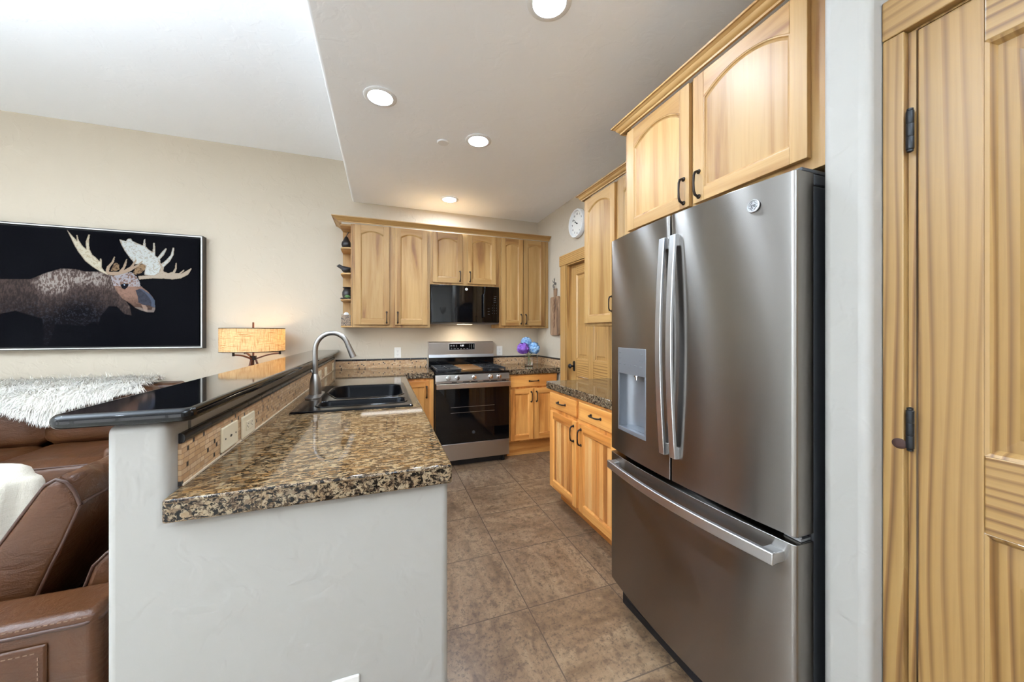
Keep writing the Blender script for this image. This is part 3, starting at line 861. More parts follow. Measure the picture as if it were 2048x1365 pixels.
m = MB(); m.prism([(XR-.001, 1.0315), (XR-.011, 1.0315), (XR-.015, 1.036), (XR-.015, 1.043), (XR-.011, 1.048), (XR-.001, 1.0505)], 'y', 3.552, YB-.016)
# (prism along y takes x,z pairs)
m.build('bullnose_trim', 'trim_black', t_, bevel=.0015)

# ================================================================ APPLIANCES
def badge(parent, M, r, ring='chrome', face='steel_handle', name='logo_badge', thick=.003):
    """round medallion with a ring, curled flourishes and a two-letter monogram; faces -y in its local frame"""
    m = MB()
    m.lathe([(r, 0), (r, -thick), (r*.92, -thick*1.4), (r*.84, -thick*1.3), (r*.80, -thick*.7), (r*.01, -thick*.7)], (0, 0, 0), 36, axis='y', mi=0, caps=(True, True))
    for k in range(4):
        a0 = PI/4 + k*PI/2; pts = []
        for i in range(9):
            a = a0 + (i/8-.5)*1.15; rr = r*(.70 - .16*math.sin(PI*i/8))
            pts.append((rr*math.cos(a), -thick*.95, rr*math.sin(a)))
        m.tube(pts, r*.035, 6, mi=1)
    text_into(m, 'ge', r*.95, T(0, -thick*.8, r*.10) @ TXT, thick*.25, mi=1)
    return m.xf(M).build(name, [face, ring], parent, smooth=35)

# ---- French-door refrigerator
FY0, FY1, FX = .649, 1.486, 1.055
FC, FH = (FY0+FY1)/2, (FY1-FY0)/2
def fx(y): return FX - .03*(1-((y-FC)/FH)**2)
t_ = thing('refrigerator', 'large stainless French-door refrigerator with an ice and water dispenser', 'refrigerator', (1.4, FC, 0))
def plan(a, b, ra=0, rb=0, n=22, xb=1.128):
    pts = []
    if ra:
        for i in range(5):
            q = PI/2*i/4; pts.append((fx(a+ra)+ra-ra*math.sin(q), a+ra-ra*math.cos(q)))
    for i in range(n+1):
        y = (a+ra) + (b-rb-a-ra)*i/n
        if (i == 0 and ra) or (i == n and rb): continue
        pts.append((fx(y), y))
    if rb:
        for i in range(5):
            q = PI/2*i/4; pts.append((fx(b-rb)+rb-rb*math.cos(q), b-rb+rb*math.sin(q)))
    return pts + [(xb, b), (xb, a)]
def slab(m, a, b, z0, z1, ra=0, rb=0, mi=0):
    p = plan(a, b, ra, rb); m.loft([[(x, y, z0) for x, y in p], [(x, y, z1) for x, y in p]], mi=mi)
RC = .012
YS = FC
m = MB(); slab(m, FY0, YS-.004, .778, 1.783, RC, .003)
dr_r = m.build('door', 'stainless', t_, smooth=30, bevel=.0015)
m = MB()
DY0, DY1, DZ0, DZ1 = 1.206, 1.416, .885, 1.268
slab(m, YS+.004, FY1, .778, DZ0, .003, RC); slab(m, YS+.004, FY1, DZ1, 1.783, .003, RC)
slab(m, YS+.004, DY0, DZ0, DZ1, .003, 0); slab(m, DY1, FY1, DZ0, DZ1, 0, RC)
dr_l = m.build('door', 'stainless', t_, smooth=30, label='left refrigerator door with dispenser')
m = MB(); slab(m, FY0, FY1, .142, .757, RC, RC)
dr_f = m.build('freezer_drawer', 'stainless', t_, smooth=30, bevel=.0015)
m = MB(); m.box(1.136, 1.84, FY0+.006, FY1-.006, .03, 1.752)
m.build('body', 'case_grey', t_, bevel=.004)
m = MB(); m.box(1.1285, 1.1355, FY0+.012, FY1-.012, .15, 1.772); m.build('gasket', 'black_matte', t_)
m = MB(); m.box(1.118, 1.1355, FY0+.01, FY1-.01, .001, .1)
for k in range(3): m.box(1.1165, 1.118, FY0+.03, FY1-.03, .03+k*.02, .036+k*.02)
m.build('toe_grille', 'black_matte', t_)
for yy in (FY0+.004, FY1-.064):
    m = MB(); m.box(1.085, 1.30, yy, yy+.06, 1.7845, 1.797); m.box(1.137, 1.30, yy, yy+.06, 1.753, 1.7845); m.build('hinge_cover', 'case_grey', t_, bevel=.004)
m = MB(); m.box(1.085, 1.125, FY0+.006, FY0+.05, .7585, .765); m.tube([(1.10, FY0+.02, .765), (1.10, FY0+.02, .777)], .006, 10); m.build('hinge', 'steel_handle', t_)
# bowed handles
def vhandle(yc, par):
    m = MB(); pts = []
    for i in range(15):
        s = i/14; z = .872 + (1.700-.872)*s
        pts.append((1.012 - .020*math.sin(PI*s), yc, z))
    m.bar(pts, .027, .013, up=(-1, 0, 0))
    for zz in (.892, 1.680):
        m.box(1.013, fx(yc)+.004, yc-.0125, yc+.0125, zz-.022, zz+.022)
    m.build('handle', 'steel_handle', par, bevel=.0025, smooth=40)
vhandle(YS+.027, dr_l); vhandle(YS-.027, dr_r)
m = MB(); pts = []
for i in range(17):
    s = i/16; y = FY0+.028 + (FY1-FY0-.072)*s
    pts.append((1.010 - .034*math.sin(PI*s), y, .715))
m.bar(pts, .034, .016, up=(-1, 0, 0))
for yy in (FY0+.046, FY1-.062): m.box(1.008, fx(yy)+.004, yy-.018, yy+.018, .7, .73)
m.build('handle', 'steel_handle', dr_f, bevel=.0025, smooth=40)
# dispenser: panel, recess, tray, paddle, spout
m = MB()
xd = lambda y: fx(y) + .0035
def dplate(m, a, b, z0, z1, dx=0.0, th=.01):
    pl = [(xd(a+(b-a)*i/8)+dx, a+(b-a)*i/8) for i in range(9)]
    pl = pl + [(x+th, y) for x, y in pl[::-1]]
    m.loft([[(x, y, z0) for x, y in pl], [(x, y, z1) for x, y in pl]])
dplate(m, DY0, DY1, 1.150, DZ1, -.0045, .03)
dplate(m, DY0, DY1, DZ0, DZ0+.018, -.0045, .02)
dplate(m, DY0, DY0+.009, DZ0+.018, 1.15, -.0045, .02); dplate(m, DY1-.009, DY1, DZ0+.018, 1.15, -.0045, .02)
dp = m.build('dispenser', 'dispenser_grey', dr_l, bevel=.002, smooth=35)
m = MB(); loops = []
for z in (DZ0+.0182, 1.1498):
    l = []
    for i in range(13):
        a = PI*i/12; yy = (DY0+DY1)/2 + .0958*math.cos(a); xx = 1.056 + .066*math.sin(a)**.7
        l.append((xx, yy, z))
    loops.append(l)
m.loft(loops, close=False)
m.verts([]); m.prism([(p[0], p[1]) for p in loops[0]], 'z', DZ0+.0125, DZ0+.018)
m.build('recess', 'dispenser_grey', dp, smooth=40)
m = MB(); m.lathe([(.012, 0), (.012, -.012), (.006, -.014), (.006, -.026)], (1.072, 1.318, 1.1495), 14); m.build('spout', 'chrome', dp, smooth=40)
m = MB(); m.box(1.088, 1.094, 1.236, 1.262, .985, 1.125); m.build('paddle', 'black_gloss', dp, bevel=.003)
Rr = FACE_RIGHT
def dtext(s, y, z, size):
    m = MB(); text_into(m, s, size, T(xd(y)-.0050, y, z) @ Rr @ TXT, .0002); m.build('key_legend', 'print_grey', dp)
for s, y, z, size in (('Filter', 1.395, 1.245, .008), ('Lock', 1.395, 1.220, .008), ('Turbo', 1.235, 1.245, .008), ('Freezer', 1.235, 1.215, .008),
    ('Door', 1.395, 1.193, .007), ('Light', 1.358, 1.193, .007), ('Crushed', 1.318, 1.192, .007), ('Water', 1.275, 1.192, .008), ('Cubed', 1.237, 1.190, .007)): dtext(s, y, z, size)
yb_ = .757
badge(dr_r, T(fx(yb_)-.0002, yb_, 1.716) @ RZ(-PI/2 - .055) , .019, 'print_grey', 'steel_handle')

# ---- gas range
RX0, RX1, RY = .477, 1.2375, 3.51
t_ = thing('gas_range', 'stainless gas range with a black glass oven door and five knobs', 'range', ((RX0+RX1)/2, 3.8, 0))
m = MB(); m.box(RX0+.002, RX1-.002, RY+.032, 4.10, .06, .915); m.build('body', 'case_grey', t_)
m = MB(); m.box(RX0+.03, RX1-.03, RY+.06, RY+.08, .001, .06); m.build('toe_kick', 'black_matte', t_)
for xx in (RX0+.04, RX1-.07):
    for yy in (RY+.02, 4.0):
        m = MB(); m.lathe([(.022, 0.0005), (.024, .02), (.014, .024), (.014, .0595)], (xx+.015, yy+.035, 0), 14); m.build('foot', 'black_matte', t_, smooth=40)
m = MB(); m.box(RX0, RX1, RY+.002, RY+.03, .068, .232); m.build('storage_drawer', 'stainless_range', t_, bevel=.003)
m = MB(); m.box(RX0, RX1, RY, RY+.030, .236, .835); dr = m.build('oven_door', 'black_glass', t_, bevel=.003)
m = MB(); m.box(RX0+.14, RX1-.13, RY-.0006, RY+.0001, .38, .66); m.build('oven_window', 'black_gloss', dr)
m = MB()
for zz in (.54, .595): m.tube([(RX0+.15, RY-.0012, zz), (RX1-.16, RY-.0012, zz)], .0012, 6)
m.build('oven_rack', 'chrome', dr)
m = MB(); m.box(RX0, RX1, RY-.001, RY+.02, .8352, .8545)
m.build('door_trim', 'stainless_range', dr, bevel=.001)
for a, b in ((.16, .21), (.27, .34), (.355, .42), (.48, .545), (.56, .63), (.68, .725)):
    m = MB(); m.box(RX0+a, RX0+b, RY-.0022, RY-.0011, .841, .849); m.build('vent_slot', 'black_matte', dr)
m = MB(); m.bar([(RX0+.003, RY-.050, .812), (RX1-.003, RY-.050, .812)], .012, .050, up=(0, 0, 1))
for xx in (RX0+.03, RX1-.03): m.box(xx-.02, xx+.02, RY-.044, RY-.0005, .797, .827)
m.build('handle', 'stainless_range', dr, bevel=.003)
badge(dr, T((RX0+RX1)/2, RY-.0004, .335), .017, 'print_grey', 'case_grey')
m = MB(); m.prism([(RY-.012, .8565), (RY+.03, .8565), (RY+.03, .918), (RY-.002, .918)], 'x', RX0, RX1)
m.build('control_panel', 'stainless_range', t_, bevel=.002)
for xx in (.602, .690, .860, 1.032, 1.122):
    k = MB(); k.lathe([(.024, 0), (.024, -.006), (.021, -.008), (.0195, -.030), (.0175, -.033), (.001, -.0335)], (xx, RY-.0085, .887), 26, axis='y')
    k.box(xx-.0035, xx+.0035, RY-.049, RY-.041, .887-.019, .887+.019)
    k.build('knob', 'chrome', t_, smooth=40, bevel=.001)
m = MB(); m.box(RX0-.0, RX1+.0, RY-.006, 4.068, .9195, .9435); ct = m.build('cooktop', 'black_gloss', t_, bevel=.006)
def grate(x0, x1):
    g = MB(); y0, y1 = RY+.055, 4.03; z0, z1 = .957, .974
    for a, b, c, d in ((x0, x1, y0, y0+.014), (x0, x1, y1-.014, y1), (x0, x0+.014, y0+.014, y1-.014), (x1-.014, x1, y0+.014, y1-.014), (x0+.014, x1-.014, (y0+y1)/2-.007, (y0+y1)/2+.007)): g.box(a, b, c, d, z0, z1)
    xm = (x0+x1)/2
    for q0, q1 in ((y0, (y0+y1)/2), ((y0+y1)/2, y1)):
        yc = (q0+q1)/2
        for dx, dy in ((1, 0), (-1, 0), (0, 1), (0, -1)):
            ex, ey = (x1-.014 if dx > 0 else x0+.014) if dx else xm, (q1-.012 if dy > 0 else q0+.012) if dy else yc
            g.bar([(xm+dx*.03, yc+dy*.03, .966), (ex, ey, .966)], .010, .016)
    for xx in (x0+.007, x1-.007):
        for yy in (y0+.007, y1-.007): g.box(xx-.006, xx+.006, yy-.006, yy+.006, .9438, .957)
    g.build('grate', 'cast_iron', t_, bevel=.002)
grate(RX0+.02, RX0+.265); grate(RX1-.265, RX1-.02)
for xx in (RX0+.1425, RX1-.1425):
    for yy in (RY+.17, RY+.405):
        b = MB(); b.lathe([(.046, .9438), (.046, .949), (.034, .950), (.034, .956), (.028, .958), (.001, .958)], (xx, yy, 0), 26); b.build('burner', 'case_grey', t_, smooth=40)
m = MB(); gx0, gx1 = RX0+.270, RX1-.270
m.box(gx0, gx1, RY+.058, 4.028, .944, .962); m.box(gx0, gx0+.012, RY+.058, 4.028, .962, .971); m.box(gx1-.012, gx1, RY+.058, 4.028, .962, .971); m.box(gx0+.012, gx1-.012, 4.016, 4.028, .962, .971)
m.build('griddle', 'griddle', t_, bevel=.002)
m = MB(); m.prism([(4.071, .9195), (4.160, .9195), (4.160, 1.232), (4.085, 1.232), (4.071, 1.222)], 'x', RX0+.004, RX1-.002)
bgd = m.build('backguard', 'stainless_range', t_, bevel=.003)
m = MB(); m.box(RX0+.005, RX1-.003, 4.066, 4.0705, .9445, 1.052); m.build('lower_panel', 'black_gloss', bgd)
m = MB(); m.prism([(4.0555, 1.0525), (4.0705, 1.0525), (4.0705, 1.086), (4.066, 1.086)], 'x', RX0+.002, RX1); m.build('trim_strip', 'steel_side', bgd, bevel=.001)
m = MB(); m.box(.704, 1.012, 4.0685, 4.0707, 1.134, 1.214); m.build('display_bezel', 'steel_handle', bgd, bevel=.0015)
m = MB(); m.box(.710, 1.006, 4.0668, 4.0683, 1.139, 1.209); dsp = m.build('display', 'black_glass', bgd)
def rt(s, x, z, size, mat='print_white', nm='key_legend'):
    m = MB(); text_into(m, s, size, T(x, 4.0666, z) @ TXT, .0002); m.build(nm, mat, dsp)
rt('1:51', .858, 1.186, .026, 'glow_text', 'clock_digits')
for i, s in enumerate(('BAKE', 'BROIL', 'AIR')): rt(s, .733+i*.030, 1.190, .0075); rt(('WARM', 'ROAST', 'FRY')[i], .733+i*.030, 1.172, .0065)
for i, s in enumerate(('OFF', 'CLOCK', 'TIMER', 'LOCK', 'LIGHT', 'START')): rt(s, .735+i*.037, 1.150, .0075)
for i in range(3):
    for j in range(4): rt('123456789<0>'[j*3+i], .948+i*.022, 1.196-j*.0150, .0095)

# ---- over-the-range microwave
MX0, MX1, MY = .4785, 1.2345, 3.815
t_ = thing('microwave', 'black over-the-range microwave under the short wall cabinet', 'microwave', ((MX0+MX1)/2, 4.0, 1.43))
def mfront(x): return MY + .022*((x-(MX0+MX1)/2)/((MX1-MX0)/2))**2
def mslab(m, a, b, z0, z1, off=0, th=.03):
    pl = [(a+(b-a)*i/12, mfront(a+(b-a)*i/12)+off) for i in range(13)]
    pl += [(b, MY+off+.03+th-.022), (a, MY+off+.03+th-.022)]
    m.loft([[(x, y, z0) for x, y in pl], [(x, y, z1) for x, y in pl]])
m = MB(); m.box(MX0, MX1, MY+.040, YB-.004, 1.446, 1.8475); m.build('body', 'black_matte', t_)
MS = 1.058
m = MB(); mslab(m, MX0+.002, MS-.001, 1.448, 1.846); dr = m.build('door', 'black_glass', t_, smooth=30, bevel=.003)
m = MB(); pl = [(MX0+.10+i*.038, mfront(MX0+.10+i*.038)-.0005) for i in range(12)]
m.loft([[(x, y, 1.545) for x, y in pl], [(x, y, 1.765) for x, y in pl]], close=False); m.build('door_window', 'black_gloss', dr, smooth=60)
m = MB(); m.bar([(1.045, mfront(1.045)-.030+.0*abs(i-4), 1.50+i*.0325) for i in range(9)], .020, .018, up=(0, -1, 0))
for zz in (1.515, 1.745): m.box(1.037, 1.053, mfront(1.045)-.028, mfront(1.045)+.001, zz-.01, zz+.01)
m.build('handle', 'black_gloss', dr, bevel=.005, smooth=40)
badge(dr, T(.852, mfront(.852)-.0004, 1.808), .0155, 'print_grey', 'white_plastic')
m = MB(); mslab(m, MS+.001, MX1-.002, 1.448, 1.846); cp = m.build('control_panel', 'black_glass', t_, smooth=30, bevel=.003)
def mt(s, x, z, size):
    m = MB(); text_into(m, s, size, T(x, mfront(x)-.0006, z) @ TXT, .0003); m.build('key_legend', 'print_grey', cp)
for i in range(3):
    for j in range(4): mt('123456789<0>'[j*3+i], 1.150+i*.024, 1.640-j*.030, .013)
for j, s in enumerate(('POPCORN', 'REHEAT', 'COOK', 'DEFROST')): mt(s, 1.152+.024, 1.740-j*.022, .009)
mt('VENT', 1.106, 1.60, .009); mt('LIGHT', 1.106, 1.57, .009); mt('TIMER', 1.106, 1.54, .009)
m = MB(); m.prism([(MY+.018, 1.4465), (YB-.004, 1.4465), (YB-.004, 1.430), (MY+.05, 1.430)], 'x', MX0+.004, MX1-.004); m.build('bottom_grille', 'steel_side', t_)
for xx in (.80,):
    m = MB(); m.box(xx-.02, xx+.14, MY+.10, MY+.16, 1.4255, 1.4295); m.build('cooktop_lamp', 'hood_glow', t_)
hl = bpy.data.lights.new('cooktop_light', 'AREA'); hl.shape = 'RECTANGLE'; hl.size = .16; hl.size_y = .06; hl.energy = HOOD_W; hl.color = (1, .90, .74)
ho = bpy.data.objects.new('cooktop_light', hl); ho.location = (.85, MY+.13, 1.424); C.objects.link(ho)

# ---- sink and faucet
t_ = thing('kitchen_sink', 'black double-bowl drop-in sink in the granite peninsula', 'sink', ((SX0+SX1)/2, (SY0+SY1)/2, ZT))
def bowl_poly(kind):
    if kind == 'near': return rrect(-.318, .116, 2.045, 2.200, .045, 6)
    p = [(.075, 2.262), (.116, 2.33), (.118, 2.70), (.07, 2.762), (-.25, 2.790), (-.318, 2.70), (-.322, 2.50), (-.25, 2.285)]
    out = []
    n = len(p)
    for i in range(n):           # round every corner
        a, b, c_ = Vector(p[i-1]), Vector(p[i]), Vector(p[(i+1) % n])
        u, v = (a-b).normalized()*.03, (c_-b).normalized()*.03
        for k in range(5):
            s = k/4; q = (1-s)**2*(b+u) + 2*s*(1-s)*b + s*s*(b+v); out.append((q.x, q.y))
    return out
ob = rrect(SX0, SX1, SY0, SY1, .018, 5)
bowls = [bowl_poly('near'), bowl_poly('far')]
m = MB()
zr = ZT+.010
m.plate(rrect(SX0+.008, SX1-.008, SY0+.008, SY1-.008, .014, 5), bowls, 0, zr, both=False)
def inset(poly, d):
    cx = sum(p[0] for p in poly)/len(poly); cy = sum(p[1] for p in poly)/len(poly)
    w = max(abs(p[0]-cx) for p in poly); h = max(abs(p[1]-cy) for p in poly)
    return [(cx+(p[0]-cx)*(1-d/w), cy+(p[1]-cy)*(1-d/h)) for p in poly]
oi = rrect(SX0+.008, SX1-.008, SY0+.008, SY1-.008, .014, 5)
m.loft([[(x, y, zr) for x, y in oi], [(x, y, ZT+.0075) for x, y in rrect(SX0+.002, SX1-.002, SY0+.002, SY1-.002, .017, 5)], [(x, y, ZT+.0005) for x, y in ob]], caps=(False, False))
# raised bead round each bowl
for b_ in bowls:
    m.tube([(x, y, zr+.0005) for x, y in inset(b_, -.008)] + [(inset(b_, -.008)[0][0], inset(b_, -.008)[0][1], zr+.0005)], .006, 8, flat=.5)
m.build('rim', 'black_sink', t_, smooth=40)
for b_, dep in zip(bowls, (.15, .19)):
    m = MB()
    m.loft([[(x, y, zr) for x, y in b_], [(x, y, zr-.012) for x, y in inset(b_, .006)], [(x, y, zr-dep+.03) for x, y in inset(b_, .016)], [(x, y, zr-dep) for x, y in inset(b_, .045)]], caps=(False, True))
    cx = sum(p[0] for p in b_)/len(b_); cy = sum(p[1] for p in b_)/len(b_)
    bo = m.build('basin', 'black_basin', t_, smooth=60)
    d = MB(); d.lathe([(.04, 0.0005), (.04, .003), (.03, .002), (.001, .001)], (cx, cy, zr-dep), 20); d.build('drain', 'chrome', bo, smooth=40)

t_ = thing('faucet', 'brushed nickel pull-down gooseneck faucet behind the black sink', 'faucet', (-.385, 2.43, zr))
m = MB(); pl = rrect(-.425, -.345, 2.30, 2.56, .04, 8)
m.loft([[(x, y, zr+.0005) for x, y in pl], [(x, y, zr+.006) for x, y in pl], [(-.385+(x+.385)*.8, 2.43+(y-2.43)*.93, zr+.010) for x, y in pl]]); m.build('base_plate', 'brushed_nickel', t_, smooth=40)
m = MB(); m.lathe([(.034, .010), (.034, .016), (.0325, .04), (.031, .075), (.027, .10), (.020, .122), (.0155, .132)], (-.385, 2.43, zr), 28); m.build('body', 'brushed_nickel', t_, smooth=40)
m = MB(); pts = [(-.385, 2.43, zr+.13), (-.385, 2.43, 1.15), (-.385, 2.43, 1.228)]
R_ = .092
for i in range(1, 15):
    a = PI - (PI*.90)*i/14; pts.append((-.385+R_+R_*math.cos(a), 2.43, 1.232+R_*1.12*math.sin(a)))
m.tube(pts, .0145, 16); neck = m.build('spout', 'brushed_nickel', t_, smooth=40)
e0 = Vector(pts[-1]); e1 = (e0-Vector(pts[-2])).normalized()
m = MB(); m.tube([e0+e1*.001, e0+e1*.002, e0+e1*.012, e0+e1*.06, e0+e1*.085, e0+e1*.0865], [.0135, .0155, .0155, .0175, .0185, .017], 18); sp = m.build('spray_head', 'brushed_nickel', t_, smooth=40)
m = MB(); m.tube([(-.385, 2.459, zr+.085), (-.385, 2.482, zr+.088)], .011, 14); m.tube([(-.385, 2.478, zr+.088), (-.40, 2.49, zr+.115), (-.418, 2.497, zr+.15)], [.008, .007, .005], 12); m.build('lever', 'brushed_nickel', t_, smooth=40)

# ================================================================ OUTLETS
def outlet(M, label, kind='duplex', horiz=False, mat='ivory_plastic', w=.072, h=.116, name='wall_outlet'):
    t_ = thing(name, label, 'outlet', M @ Vector((0, 0, 0)))
    R = M @ (ROTY(PI/2) if horiz else Matrix.Identity(4))
    m = MB(); pl = rrect(-w/2, w/2, -h/2, h/2, .004, 3)
    m.loft([[(x, -.0005, z) for x, z in pl], [(x, -.004, z) for x, z in pl], [(x*.93, -.0062, z*.955) for x, z in pl]]); m.xf(R).build('cover_plate', mat, t_, smooth=30)
    m = MB()
    if kind == 'jack':
        m.box(-.004, .004, -.0069, -.0063, -.004, .004); m.box(-.0025, .0025, -.0069, -.0063, .004, .010)
        for s in (-1, 1): m.lathe([(.003, -.0063), (.003, -.0072)], (0, 0, s*.042), 8, axis='y')
        m.xf(R).build('jack', 'slot_dark', t_); return
    if kind == 'gfci':
        m.box(-.0165, .0165, -.0085, -.0063, -.034, .034); m.xf(R).build('receptacle', mat, t_, bevel=.001); m = MB()
        y = -.0087
    else:
        for s in (-1, 1): m.lathe([(.0165, -.0063), (.0165, -.0078), (.001, -.0078)], (0, 0, s*.0195), 18, axis='y')
        m.xf(R).build('receptacle', mat, t_); m = MB(); y = -.0081
    for s in (-1, 1):
        zc = s*.020
        m.box(-.0075, -.0055, y-.0004, y, zc-.001, zc+.007); m.box(.0055, .0075, y-.0004, y, zc-.001, zc+.006); m.box(-.0022, .0022, y-.0004, y, zc-.010, zc-.006)
    m.box(-.0015, .0015, -.0072, -.0064, -.0015, .0015)
    m.xf(R).build('slots', 'slot_dark', t_)
PX_ = -.4813
outlet(T(PX_, 1.432, .996) @ FACE_PEN, 'ivory telephone jack plate on the mosaic, nearest the camera', 'jack', True, h=.13, w=.078)
outlet(T(PX_, 1.605, .992) @ FACE_PEN, 'ivory grounded outlet on the mosaic beside the jack plate', 'gfci', True, h=.13, w=.078)
outlet(T(PX_, 3.235, .992) @ FACE_PEN, 'ivory outlet on the mosaic just beyond the faucet', 'duplex', True, h=.12)
outlet(T(PX_, 3.545, .992) @ FACE_PEN, 'second ivory outlet on the mosaic beyond the faucet', 'duplex', True, h=.12)
outlet(T(PX_, 4.03, .992) @ FACE_PEN, 'ivory outlet on the mosaic in the far corner', 'duplex', True, h=.12)
outlet(T(.153, YB, 1.112) @ FACE_BACK, 'white duplex outlet on the wall left of the range', 'duplex', False, 'white_plastic')
outlet(T(1.342, YB, 1.112) @ FACE_BACK, 'white duplex outlet on the wall right of the range', 'duplex', False, 'white_plastic')
outlet(T(-.098, 1.09, .322) @ FACE_BACK, 'white outlet low on the peninsula end wall', 'duplex', False, 'white_plastic')

# ================================================================ CEILING FITTINGS
first = None
for (x, y, lab) in ((-.015, 2.252, 'round recessed downlight nearest the living room edge of the ceiling'), (.652, 2.525, 'round recessed downlight beside the small sprinkler cap'), (.655, 3.742, 'round recessed downlight closest to the back wall cabinets'), (.660, 1.362, 'round recessed downlight at the very top of the photo, above the fridge side')):
    if first is None:
        first = thing('recessed_downlight', lab, 'ceiling light', (x, y, ZC), 'recessed downlights')
        m = MB(); m.lathe([(.094, -.0005), (.094, -.004), (.088, -.008), (.070, -.008), (.066, -.0035), (.066, -.0008)], (x, y, ZC), 40, caps=(False, False)); m.build('trim_ring', 'white_gloss', first, smooth=40)
        m = MB(); m.lathe([(.0655, -.0012), (.0655, -.0042), (.001, -.0050)], (x, y, ZC), 36); m.build('lens', 'lens_glow', first, smooth=40)
    else: dup(first, (x, y, ZC), lab)
for (x, y, lab) in ((-2.2, 1.3, 'added unseen downlight in the living room ceiling toward the sofa'), (-3.9, 1.3, 'added unseen downlight in the far left living room ceiling'), (-2.2, -1.2, 'added unseen downlight in the living room ceiling by the windows'), (.45, -.9, 'added unseen downlight in the kitchen ceiling behind the camera')):
    dup(first, (x, y, ZL if x < XS else ZC), lab)  # extra downlights added out of view to brighten the rooms
m = MB(); m.lathe([(.042, -.0005), (.042, -.005), (.038, -.010), (.001, -.012)], (.413, 2.631, ZC), 30)
tag(m.build('sprinkler_cap', 'white_gloss', smooth=40), 'small round white sprinkler cover on the ceiling', 'sprinkler cover')

# ================================================================ PICTURE ON THE LIVING-ROOM WALL
PXL, PXR, PZ0, PZ1, PY = -3.42, -1.574, 1.191, 2.234, 4.09
t_ = thing('framed_picture', 'large framed photo print of a moose on a dark ground', 'picture', ((PXL+PXR)/2, 4.13, PZ0))
m = MB()
def frame_sides(m, d, w, y0, y1):
    a, b, c_, e = PXL+d, PXR-d, PZ0+d, PZ1-d
    m.box(a, b, y0, y1, c_, c_+w); m.box(a, b, y0, y1, e-w, e); m.box(a, a+w, y0, y1, c_+w, e-w); m.box(b-w, b, y0, y1, c_+w, e-w)
frame_sides(m, 0, .006, PY, PY+.0039); frame_sides(m, 0, .016, PY+.004, YB-.002); m.build('frame', 'frame_dark', t_)
m = MB(); frame_sides(m, .0065, .0085, PY+.0005, PY+.0038); m.build('frame_lip', 'frame_silver', t_)
m = MB(); m.box(PXL+.017, PXR-.017, PY+.03, YB-.003, PZ0+.017, PZ1-.017); m.build('backing', 'black_matte', t_)
